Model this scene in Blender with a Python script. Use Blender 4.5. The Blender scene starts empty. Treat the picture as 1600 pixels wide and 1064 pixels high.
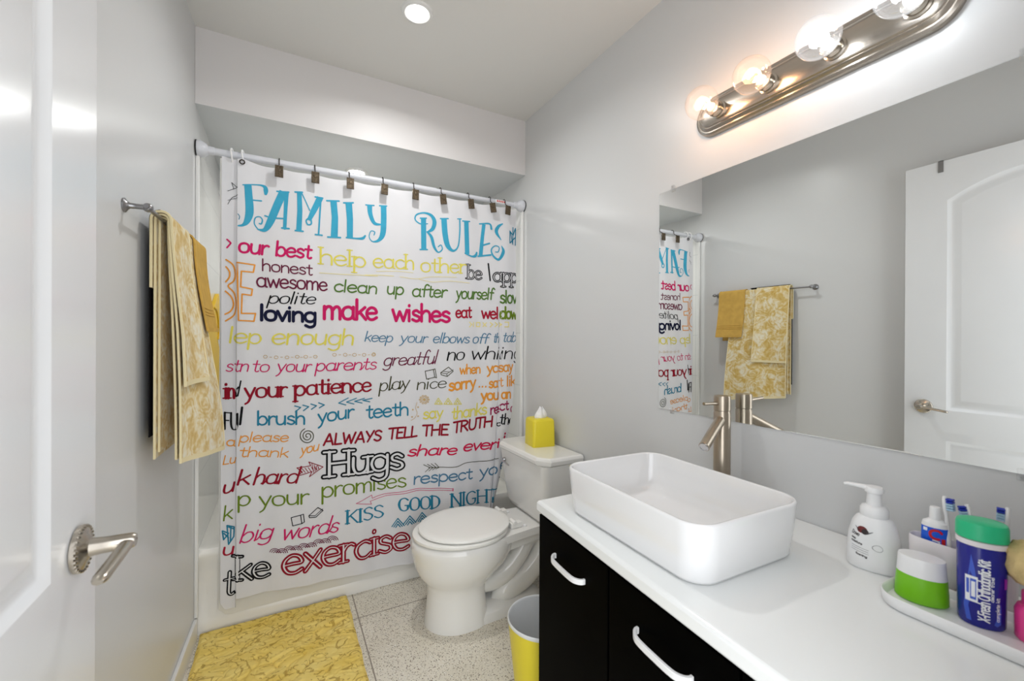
import bpy, bmesh, math, random
from math import sin, cos, pi, radians, sqrt, atan2, floor
from mathutils import Vector, Matrix, noise, geometry

scene = bpy.context.scene
COLL = scene.collection
random.seed(7)

# ------------------------------------------------------------------ camera
W = 1.52                      # distance between the left and the right wall
H = 2.45                      # ceiling height
F_PX, YAW, PITCH, ROLL = 663.46, 0.4986, -0.0016, 0.0047
cam_d = bpy.data.cameras.new('camera')
cam = bpy.data.objects.new('camera', cam_d)
COLL.objects.link(cam)
cam_d.sensor_width = 36.0
cam_d.lens = F_PX / 1600.0 * 36.0
cam_d.clip_start = 0.02
_f = Vector((sin(YAW) * cos(PITCH), cos(YAW) * cos(PITCH), sin(PITCH)))
_r = Vector((cos(YAW), -sin(YAW), 0))
_u = _r.cross(_f)
_r, _u = cos(ROLL) * _r + sin(ROLL) * _u, -sin(ROLL) * _r + cos(ROLL) * _u
cam.matrix_world = Matrix(((_r.x, _u.x, -_f.x, 0.3026), (_r.y, _u.y, -_f.y, 0.0), (_r.z, _u.z, -_f.z, 1.21), (0, 0, 0, 1)))
cam_d.dof.use_dof = True
cam_d.dof.focus_distance = 2.2
cam_d.dof.aperture_fstop = 5.0
scene.camera = cam

# ------------------------------------------------------------------ light
vs = scene.view_settings
scene.display_settings.display_device = 'sRGB'
vs.view_transform = 'Standard'
vs.look = 'None'
vs.gamma = 1.0
vs.exposure = -0.05
vs.use_curve_mapping = False

world = bpy.data.worlds.new('doorway_fill')  # even fill light added from outside the doorway; no hall is modelled
scene.world = world
world.use_nodes = True
world.node_tree.nodes['Background'].inputs[0].default_value = (0.93, 0.96, 1.0, 1)
world.node_tree.nodes['Background'].inputs[1].default_value = 3.6


def add_light(name, kind, loc, power, color=(1, 1, 1), size=0.1, rot=(0, 0, 0)):
    d = bpy.data.lights.new(name, kind)
    d.energy = power
    d.color = color
    if kind == 'AREA':
        d.shape = 'DISK'
        d.size = size
    else:
        d.shadow_soft_size = size
    o = bpy.data.objects.new(name, d)
    o.location = loc
    o.rotation_euler = rot
    COLL.objects.link(o)
    return o


CAN_LIGHT = add_light('ceiling_can_light', 'AREA', (0.752, 1.587, 2.436), 6.0, (0.98, 0.98, 0.97), 0.085)
TUB_LIGHT = add_light('tub_can_light', 'AREA', (0.67, 2.50, 2.131), 5.0, (1.0, 1.0, 0.98), 0.085)
CAN_LIGHT.data.spread = radians(156)
_portal = bpy.data.lights.new('doorway_portal', 'AREA')
_portal.shape = 'RECTANGLE'
_portal.size, _portal.size_y = 0.80, 2.06
_portal.cycles.is_portal = True
_po = bpy.data.objects.new('doorway_portal', _portal)
_po.location = (0.46, -0.06, 1.03)
_po.rotation_euler = (radians(90), 0, 0)
COLL.objects.link(_po)
BULBS = [(0.852, (1.0, 0.50, 0.25), 0.70), (0.698, (1.0, 0.50, 0.25), 0.70), (0.537, (0.90, 0.95, 1.0), 0.72), (0.383, (0.90, 0.95, 1.0), 0.72)]


# ------------------------------------------------------------------ helpers
def lin(c):
    def f(v):
        v = v / 255.0
        return v / 12.92 if v <= 0.04045 else ((v + 0.055) / 1.055) ** 2.4
    return (f(c[0]), f(c[1]), f(c[2]), 1.0)


class NT:
    """tiny node-tree writer"""
    def __init__(self, name):
        self.m = bpy.data.materials.new(name)
        self.m.use_nodes = True
        self.t = self.m.node_tree
        self.n = self.t.nodes
        self.b = self.n['Principled BSDF']
        self.out = self.n['Material Output']

    def node(self, kind, **kw):
        nd = self.n.new(kind)
        for k, v in kw.items():
            if k.startswith('i_'):
                nd.inputs[k[2:].replace('_', ' ')].default_value = v
            else:
                setattr(nd, k, v)
        return nd

    def link(self, a, b):
        self.t.links.new(a, b)

    def coords(self, scale=(1, 1, 1)):
        tc = self.node('ShaderNodeTexCoord')
        mp = self.node('ShaderNodeMapping')
        mp.inputs['Scale'].default_value = scale
        self.link(tc.outputs['Object'], mp.inputs['Vector'])
        return mp.outputs['Vector']

    def noise(self, vec, scale, detail=3, rough=0.5, dist=0):
        nd = self.node('ShaderNodeTexNoise')
        nd.inputs['Scale'].default_value = scale
        nd.inputs['Detail'].default_value = detail
        nd.inputs['Roughness'].default_value = rough
        nd.inputs['Distortion'].default_value = dist
        self.link(vec, nd.inputs['Vector'])
        return nd

    def ramp(self, fac, stops, interp='LINEAR'):
        nd = self.node('ShaderNodeValToRGB')
        nd.color_ramp.interpolation = interp
        e = nd.color_ramp.elements
        e[0].position, e[0].color = stops[0]
        e[1].position, e[1].color = stops[-1]
        for pos, col in stops[1:-1]:
            x = e.new(pos)
            x.color = col
        self.link(fac, nd.inputs['Fac'])
        return nd.outputs['Color']

    def mix(self, fac, a, b, mode='MIX'):
        nd = self.node('ShaderNodeMix', data_type='RGBA', blend_type=mode)
        for val, s in ((fac, nd.inputs[0]), (a, nd.inputs[6]), (b, nd.inputs[7])):
            if hasattr(val, 'is_linked'):
                self.link(val, s)
            else:
                s.default_value = val
        return nd.outputs[2]

    def math(self, op, a, b=0.0, c=0.0):
        nd = self.node('ShaderNodeMath', operation=op)
        for val, s in zip((a, b, c), nd.inputs):
            if hasattr(val, 'is_linked'):
                self.link(val, s)
            else:
                s.default_value = val
        return nd.outputs[0]

    def bump(self, height, strength=0.2, dist=0.002):
        nd = self.node('ShaderNodeBump')
        nd.inputs['Strength'].default_value = strength
        nd.inputs['Distance'].default_value = dist
        self.link(height, nd.inputs['Height'])
        self.link(nd.outputs['Normal'], self.b.inputs['Normal'])


def mat(name, col, rough=0.5, metal=0.0, spec=0.5, vary=0.03, scale=6.0, bump=0.0, bscale=200.0, stretch=(1, 1, 1), coat=0.0, sss=0.0):
    k = NT(name)
    c = lin(col)
    v = k.coords(stretch)
    nz = k.noise(v, scale, 3)
    lo = tuple(x * (1 - vary) for x in c[:3]) + (1,)
    hi = tuple(min(1, x * (1 + vary)) for x in c[:3]) + (1,)
    k.link(k.ramp(nz.outputs['Fac'], [(0.3, lo), (0.7, hi)]), k.b.inputs['Base Color'])
    k.b.inputs['Roughness'].default_value = rough
    k.b.inputs['Metallic'].default_value = metal
    k.b.inputs['Specular IOR Level'].default_value = spec
    k.b.inputs['Coat Weight'].default_value = coat
    if bump:
        k.bump(k.noise(v, bscale, 4).outputs['Fac'], bump, 0.002)
    return k.m


def emit(name, col, strength):
    k = NT(name)
    k.b.inputs['Base Color'].default_value = (0.8, 0.8, 0.8, 1)
    k.b.inputs['Emission Color'].default_value = tuple(col) + (1,)
    k.b.inputs['Emission Strength'].default_value = strength
    return k.m


class MB:
    """collects geometry for ONE mesh object"""
    def __init__(self):
        self.v, self.f, self.mi, self.sm = [], [], [], []

    def add(self, vs, fs, m=0, smooth=True):
        o = len(self.v)
        self.v += [tuple(p) for p in vs]
        for f in fs:
            self.f.append([i + o for i in f])
            self.mi.append(m)
            self.sm.append(smooth)
        return self

    def box(self, x0, x1, y0, y1, z0, z1, m=0):
        vs = [(x, y, z) for z in (z0, z1) for y in (y0, y1) for x in (x0, x1)]
        return self.add(vs, [(0, 2, 3, 1), (4, 5, 7, 6), (0, 1, 5, 4), (2, 6, 7, 3), (0, 4, 6, 2), (1, 3, 7, 5)], m, False)

    def loft(self, rings, m=0, cap0=True, cap1=True, closed=True, smooth=True):
        n = len(rings[0])
        vs = [p for r in rings for p in r]
        fs = []
        for i in range(len(rings) - 1):
            for j in range(n if closed else n - 1):
                a, b = i * n + j, i * n + (j + 1) % n
                fs.append((a, b, b + n, a + n))
        if cap0:
            fs.append(tuple(reversed(range(n))))
        if cap1:
            fs.append(tuple(range((len(rings) - 1) * n, len(rings) * n)))
        return self.add(vs, fs, m, smooth)

    def lathe(self, prof, c=(0, 0, 0), axis=(0, 0, 1), n=32, m=0, cap0=True, cap1=True, sx=1.0, sy=1.0):
        ax = Vector(axis).normalized()
        q = Vector((0, 0, 1)).rotation_difference(ax)
        c = Vector(c)
        rings = []
        for r, h in prof:
            rings.append([c + q @ Vector((r * sx * cos(2 * pi * i / n), r * sy * sin(2 * pi * i / n), h)) for i in range(n)])
        return self.loft(rings, m, cap0, cap1)

    def tube(self, pts, r, n=12, m=0, closed=False, caps=True, flat=None):
        pts = [Vector(p) for p in pts]
        rs = r if isinstance(r, (list, tuple)) else [r] * len(pts)
        rings = []
        up = None
        N = len(pts)
        for i, p in enumerate(pts):
            a = pts[(i - 1) % N] if (closed or i > 0) else p
            b = pts[(i + 1) % N] if (closed or i < N - 1) else p
            t = (b - a).normalized()
            if up is None:
                up = Vector((0, 0, 1)) if abs(t.z) < 0.9 else Vector((1, 0, 0))
            s = t.cross(up)
            if s.length < 1e-5:
                s = t.orthogonal()
            s.normalize()
            up = s.cross(t).normalized()
            fl = flat or 1.0
            rings.append([p + rs[i] * (cos(2 * pi * k / n) * s + fl * sin(2 * pi * k / n) * up) for k in range(n)])
        if closed:
            rings.append(rings[0])
            return self.loft(rings, m, False, False)
        return self.loft(rings, m, caps, caps)

    def prism(self, poly, fn, h0, h1, m=0, smooth=False):
        """poly: 2-D outline; fn(a, b, h) -> 3-D"""
        n = len(poly)
        vs = [fn(a, b, h0) for a, b in poly] + [fn(a, b, h1) for a, b in poly]
        fs = [(i, (i + 1) % n, n + (i + 1) % n, n + i) for i in range(n)]
        fs += [tuple(reversed(range(n))), tuple(range(n, 2 * n))]
        return self.add(vs, fs, m, smooth)

    def map(self, fn):
        self.v = [tuple(fn(*p)) for p in self.v]
        return self

    def build(self, name, mats, parent=None, bevel=0, seg=3, sub=0, solid=0, angle=40, fix=True):
        me = bpy.data.meshes.new(name)
        me.from_pydata(self.v, [], self.f)
        mats = mats if isinstance(mats, (list, tuple)) else [mats]
        for x in mats:
            me.materials.append(x)
        me.polygons.foreach_set('material_index', self.mi)
        me.polygons.foreach_set('use_smooth', self.sm)
        if fix:
            bm = bmesh.new()
            bm.from_mesh(me)
            bmesh.ops.recalc_face_normals(bm, faces=bm.faces)
            bm.to_mesh(me)
            bm.free()
        me.update()
        if any(self.sm) and not sub:
            me.set_sharp_from_angle(angle=radians(angle))
        o = bpy.data.objects.new(name, me)
        COLL.objects.link(o)
        if parent is not None:
            o.parent = parent
            p, inv = parent, Matrix()
            o.matrix_parent_inverse = world_mat(parent).inverted()
        if bevel:
            b = o.modifiers.new('bevel', 'BEVEL')
            b.width, b.segments, b.limit_method, b.angle_limit = bevel, seg, 'ANGLE', radians(35)
            b.harden_normals = False
        if solid:
            s = o.modifiers.new('solid', 'SOLIDIFY')
            s.thickness, s.offset = solid, 0
        if sub:
            s = o.modifiers.new('sub', 'SUBSURF')
            s.levels = s.render_levels = sub
        return o


def world_mat(o):
    m = o.matrix_basis.copy()
    if o.parent is not None:
        m = world_mat(o.parent) @ o.matrix_parent_inverse @ m
    return m


def tag(o, label=None, cat=None, group=None, kind=None):
    if label:
        o['label'] = label
    if cat:
        o['category'] = cat
    if group:
        o['group'] = group
    if kind:
        o['kind'] = kind
    return o


def thing(name, label, cat, loc, group=None, kind=None):
    o = bpy.data.objects.new(name, None)
    o.empty_display_size = 0.05
    COLL.objects.link(o)
    o.location = loc
    return tag(o, label, cat, group, kind)


def copy_tree(root, offset):
    """copy a thing with its parts and sub-parts"""
    r = root.copy()
    COLL.objects.link(r)
    r.location = root.location + Vector(offset)
    for ch in root.children:
        c = ch.copy()
        COLL.objects.link(c)
        c.parent = r
        for g in ch.children:
            d = g.copy()
            COLL.objects.link(d)
            d.parent = c
    return r


def rrect(x0, x1, y0, y1, r, z, n=8):
    """rounded rectangle ring, counter-clockwise"""
    pts = []
    for cx, cy, a0 in ((x1 - r, y1 - r, 0), (x0 + r, y1 - r, pi / 2), (x0 + r, y0 + r, pi), (x1 - r, y0 + r, 3 * pi / 2)):
        for i in range(n + 1):
            a = a0 + pi / 2 * i / n
            pts.append((cx + r * cos(a), cy + r * sin(a), z))
    return pts


def sstep(a, b, x):
    t = min(1, max(0, (x - a) / (b - a)))
    return t * t * (3 - 2 * t)


def spline(pts, step=None, k=8, closed=False):
    """Catmull-Rom through points of any dimension"""
    P = [tuple(p) for p in pts]
    n = len(P)
    if n < 3:
        return dens(P, step or 1e9)
    out = []
    for i in range(n - 1):
        p0, p1, p2, p3 = P[max(i - 1, 0)], P[i], P[i + 1], P[min(i + 2, n - 1)]
        if i == 0 and P[0] == P[-1]:
            p0 = P[-2]
        if i == n - 2 and P[0] == P[-1]:
            p3 = P[1]
        for j in range(k):
            t = j / k
            out.append(tuple(0.5 * (2 * b + (c - a) * t + (2 * a - 5 * b + 4 * c - d) * t * t + (3 * b - a - 3 * c + d) * t ** 3)
                             for a, b, c, d in zip(p0, p1, p2, p3)))
    out.append(P[-1])
    return out


def dens(P, step):
    out = [P[0]]
    for a, b in zip(P, P[1:]):
        L = sqrt((b[0] - a[0]) ** 2 + (b[1] - a[1]) ** 2)
        n = max(1, int(L / step + 0.5))
        for i in range(1, n + 1):
            out.append(tuple(x + (y - x) * i / n for x, y in zip(a, b)))
    return out


# ------------------------------------------------------------------ pen lettering
# glyph: advance, [(smooth, [(x, y), ...]), ...]; baseline 0, x-height 1, capitals 1.5
BOWL = (1, [(.78, .78), (.5, 1), (.18, .88), (.05, .5), (.18, .1), (.45, 0), (.68, .12), (.78, .35)])
BBOWL = (1, [(.08, .62), (.32, .98), (.62, .92), (.78, .5), (.64, .1), (.35, 0), (.1, .2)])
GLYPH = {
    'a': (.95, [BOWL, (1, [(.79, 1), (.78, .5), (.8, .1), (.92, 0)])]),
    'b': (.86, [(0, [(.08, 1.62), (.08, 0)]), BBOWL]),
    'c': (.78, [(1, [(.72, .82), (.45, 1), (.14, .82), (.05, .45), (.2, .08), (.48, 0), (.74, .18)])]),
    'd': (.92, [BOWL, (0, [(.8, 1.62), (.8, 0)])]),
    'e': (.84, [(1, [(.07, .5), (.4, .53), (.74, .58), (.64, .9), (.36, 1), (.1, .78), (.04, .42), (.2, .07), (.48, 0), (.76, .18)])]),
    'f': (.62, [(1, [(.72, 1.48), (.52, 1.64), (.34, 1.45), (.28, .9), (.28, 0)]), (0, [(.04, .96), (.6, .96)])]),
    'g': (.92, [BOWL, (1, [(.8, 1), (.8, .2), (.74, -.4), (.42, -.6), (.1, -.42)])]),
    'h': (.86, [(0, [(.08, 1.62), (.08, 0)]), (1, [(.08, .62), (.3, .95), (.56, .97), (.72, .7), (.73, 0)])]),
    'i': (.32, [(0, [(.12, 1), (.12, 0)]), (0, [(.12, 1.4), (.125, 1.45)])]),
    'k': (.76, [(0, [(.08, 1.62), (.08, 0)]), (0, [(.66, 1), (.1, .42)]), (0, [(.28, .6), (.72, 0)])]),
    'l': (.32, [(0, [(.12, 1.62), (.12, 0)])]),
    'm': (1.25, [(0, [(.08, 1), (.08, 0)]), (1, [(.08, .65), (.25, .95), (.48, .97), (.6, .7), (.6, 0)]), (1, [(.6, .65), (.8, .95), (1, .97), (1.12, .7), (1.13, 0)])]),
    'n': (.86, [(0, [(.08, 1), (.08, 0)]), (1, [(.08, .62), (.3, .95), (.56, .97), (.72, .7), (.73, 0)])]),
    'o': (.86, [(1, [(.4, 1), (.12, .85), (.04, .5), (.14, .13), (.4, 0), (.68, .13), (.77, .5), (.68, .87), (.4, 1)])]),
    'p': (.86, [(0, [(.08, 1), (.08, -.6)]), BBOWL]),
    'r': (.6, [(0, [(.08, 1), (.08, 0)]), (1, [(.08, .6), (.22, .88), (.42, 1), (.56, .92)])]),
    's': (.7, [(1, [(.6, .84), (.38, 1), (.14, .88), (.14, .64), (.36, .52), (.58, .38), (.6, .14), (.36, 0), (.06, .15)])]),
    't': (.64, [(1, [(.3, 1.42), (.29, .6), (.3, .15), (.44, 0), (.6, .1)]), (0, [(.03, 1), (.58, 1)])]),
    'u': (.88, [(1, [(.08, 1), (.08, .4), (.2, .06), (.44, .01), (.66, .2), (.73, .5)]), (0, [(.74, 1), (.74, 0)])]),
    'v': (.74, [(0, [(.03, 1), (.36, 0)]), (0, [(.36, 0), (.7, 1)])]),
    'w': (1.1, [(0, [(.03, 1), (.28, 0)]), (0, [(.28, 0), (.53, .85)]), (0, [(.53, .85), (.8, 0)]), (0, [(.8, 0), (1.05, 1)])]),
    'x': (.76, [(0, [(.05, 1), (.68, 0)]), (0, [(.68, 1), (.05, 0)])]),
    'y': (.8, [(0, [(.05, 1), (.4, .08)]), (1, [(.74, 1), (.5, .3), (.3, -.35), (.08, -.58)])]),
    '.': (.4, [(0, [(.15, .02), (.16, .05)])]),
    'A': (1.12, [(0, [(.5, 1.5), (.05, 0)]), (0, [(.55, 1.5), (1.0, 0)]), (0, [(.22, .5), (.86, .5)])]),
    'C': (1.0, [(1, [(.92, 1.25), (.6, 1.5), (.2, 1.3), (.05, .75), (.2, .2), (.55, 0), (.92, .25)])]),
    'D': (1.02, [(0, [(.1, 1.5), (.1, 0)]), (1, [(.1, 1.5), (.55, 1.42), (.9, 1.05), (.9, .45), (.55, .08), (.1, 0)])]),
    'E': (.86, [(0, [(.1, 1.5), (.1, 0)]), (0, [(.1, 1.5), (.76, 1.5)]), (0, [(.1, .8), (.64, .8)]), (0, [(.1, 0), (.78, 0)])]),
    'F': (.82, [(0, [(.1, 1.5), (.1, 0)]), (0, [(.1, 1.5), (.76, 1.5)]), (0, [(.1, .8), (.62, .8)])]),
    'G': (1.08, [(1, [(.92, 1.28), (.6, 1.5), (.2, 1.3), (.05, .75), (.2, .18), (.55, 0), (.86, .2), (.92, .6)]), (0, [(.6, .65), (.98, .65)])]),
    'H': (1.08, [(0, [(.1, 1.5), (.1, 0)]), (0, [(.95, 1.5), (.95, 0)]), (0, [(.1, .78), (.95, .78)])]),
    'I': (.4, [(0, [(.16, 1.5), (.16, 0)])]),
    'K': (1.0, [(0, [(.1, 1.5), (.1, 0)]), (0, [(.88, 1.5), (.12, .65)]), (0, [(.34, .88), (.92, 0)])]),
    'L': (.84, [(0, [(.1, 1.5), (.1, 0)]), (0, [(.1, 0), (.78, .02)])]),
    'N': (1.1, [(0, [(.1, 1.5), (.1, 0)]), (0, [(.1, 1.5), (.95, 0)]), (0, [(.95, 1.5), (.95, 0)])]),
    'O': (1.15, [(1, [(.55, 1.5), (.18, 1.28), (.05, .75), (.18, .2), (.55, 0), (.92, .2), (1.05, .75), (.92, 1.28), (.55, 1.5)])]),
    'R': (1.0, [(0, [(.1, 1.5), (.1, 0)]), (1, [(.1, 1.5), (.6, 1.45), (.85, 1.15), (.6, .82), (.1, .74)]), (0, [(.4, .76), (.92, 0)])]),
    'S': (.94, [(1, [(.82, 1.28), (.5, 1.5), (.15, 1.3), (.2, .95), (.55, .75), (.82, .45), (.72, .12), (.42, 0), (.08, .22)])]),
    'T': (.95, [(0, [(.48, 1.5), (.48, 0)]), (0, [(.02, 1.5), (.92, 1.5)])]),
    'U': (1.05, [(1, [(.1, 1.5), (.1, .55), (.25, .1), (.52, 0), (.8, .1), (.95, .55), (.95, 1.5)])]),
    'W': (1.4, [(0, [(.04, 1.5), (.36, 0)]), (0, [(.36, 0), (.68, 1.2)]), (0, [(.68, 1.2), (1.0, 0)]), (0, [(1.0, 0), (1.34, 1.5)])]),
    'Y': (.98, [(0, [(.04, 1.5), (.47, .7)]), (0, [(.92, 1.5), (.3, 0)])]),
    'X': (.95, [(0, [(.05, 1.5), (.9, 0)]), (0, [(.9, 1.5), (.05, 0)])]),
    ' ': (.55, []), '-': (.6, [(0, [(.08, .55), (.5, .55)])]),
}


SQUARE = [False]


def ribbon(mb, pts, wid, place, m, level):
    """a pen stroke: pts 2-D, wid per point, place(a, b, level) -> 3-D"""
    q = [pts[0]]
    w = [wid[0]]
    for p, ww in zip(pts[1:], wid[1:]):
        if abs(p[0] - q[-1][0]) + abs(p[1] - q[-1][1]) > 1e-6:
            q.append(p)
            w.append(ww)
    if len(q) < 2:
        return
    def ext(p, d, ww):
        rnd = ww < .015 or not SQUARE[0]
        k_ = 1.0 if rnd else .12      # broad pen strokes end square
        return [((p[0] + d[0] * ww / 2 * s * k_, p[1] + d[1] * ww / 2 * s * k_), ww * c) for s, c in ((.5, .87 if rnd else 1.0), (.87, .5 if rnd else 1.0), (1.0, .05 if rnd else .98))]
    def un(a, b):
        L = sqrt((b[0] - a[0]) ** 2 + (b[1] - a[1]) ** 2) or 1
        return ((b[0] - a[0]) / L, (b[1] - a[1]) / L)
    e0 = ext(q[0], un(q[1], q[0]), w[0])
    e1 = ext(q[-1], un(q[-2], q[-1]), w[-1])
    q = [e[0] for e in reversed(e0)] + q + [e[0] for e in e1]
    w = [e[1] for e in reversed(e0)] + w + [e[1] for e in e1]
    vs = []
    n = len(q)
    for i in range(n):
        d = un(q[max(i - 1, 0)], q[min(i + 1, n - 1)])
        h = w[i] / 2
        vs.append(place(q[i][0] - d[1] * h, q[i][1] + d[0] * h, level))
        vs.append(place(q[i][0] + d[1] * h, q[i][1] - d[0] * h, level))
    mb.add(vs, [(2 * i, 2 * i + 1, 2 * i + 3, 2 * i + 2) for i in range(n - 1)], m, True)


LEVEL = [0]


def write(mb, txt, a0, b0, a1, b1, xh, w, place, m, slant=0, con=0, serif=0, out=0, asc=1.0, inner=0, step=0.004):
    """letter txt from baseline point (a0,b0) to (a1,b1)"""
    adv = sum(GLYPH[c][0] for c in txt) - 0.1
    L = sqrt((a1 - a0) ** 2 + (b1 - b0) ** 2)
    dx, dy = (a1 - a0) / L, (b1 - b0) / L
    sx = L / adv
    jobs = []
    pen = 0.0
    for c in txt:
        ad, strokes = GLYPH[c]
        for sm, pts in strokes:
            P = []
            for x, y in pts:
                if y > 1.02:
                    y = 1 + (y - 1) * asc
                px, py = (pen + x) * sx + y * xh * slant, y * xh
                P.append((a0 + px * dx - py * dy * 0, b0 + px * dy + py))
            ends = []
            if serif:
                for (e, o_) in ((P[0], P[1]), (P[-1], P[-2])):
                    if abs(e[1] - o_[1]) > 2.2 * abs(e[0] - o_[0] - slant * (e[1] - o_[1])) and sm == 0 and abs(e[1] - o_[1]) > .3 * xh:
                        ends.append(e)
            Q = spline(P, k=6) if sm else dens(P, step)
            if sm:
                Q = dens(Q, step)
            wid = []
            for i in range(len(Q)):
                a, b = Q[max(i - 1, 0)], Q[min(i + 1, len(Q) - 1)]
                d = sqrt((b[0] - a[0]) ** 2 + (b[1] - a[1]) ** 2) or 1
                hz = abs((b[0] - a[0]) / d)
                wid.append(w * (1 - con * hz))
            jobs.append((Q, wid))
            for e in ends:
                hw = max(0.16 * sx, w * 0.85)
                jobs.append((dens([(e[0] - hw, e[1] - hw * dy), (e[0] + hw, e[1] + hw * dy)], step), [w * max(.45, 1 - con * 1.4)] * 99))
        if asc >= 1.15 and not serif and c in 'acdehiklmnu' and pen + ad < adv:
            P = [((pen + ad - .24) * sx, .04 * xh), ((pen + ad - .10) * sx, .05 * xh), ((pen + ad + .04) * sx, .30 * xh), ((pen + ad + .12) * sx, .60 * xh)]
            P = [(a0 + (x + y * slant) * dx, b0 + x * dy + y) for x, y in P]
            Q = spline(P, k=5)
            jobs.append((Q, [w * .75] * len(Q)))
        pen += ad
    for Q, wid in jobs:
        LEVEL[0] += 1
        ribbon(mb, Q, wid[:len(Q)] if len(wid) >= len(Q) else [wid[0]] * len(Q), place, m, LEVEL[0] % 30)
    if out:
        for Q, wid in jobs:
            LEVEL[0] += 1
            wi = wid[:len(Q)] if len(wid) >= len(Q) else [wid[0]] * len(Q)
            ribbon(mb, Q, [max(x - (1 - out) * w, 0.10 * w) for x in wi], place, inner, 30 + LEVEL[0] % 30)
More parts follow.
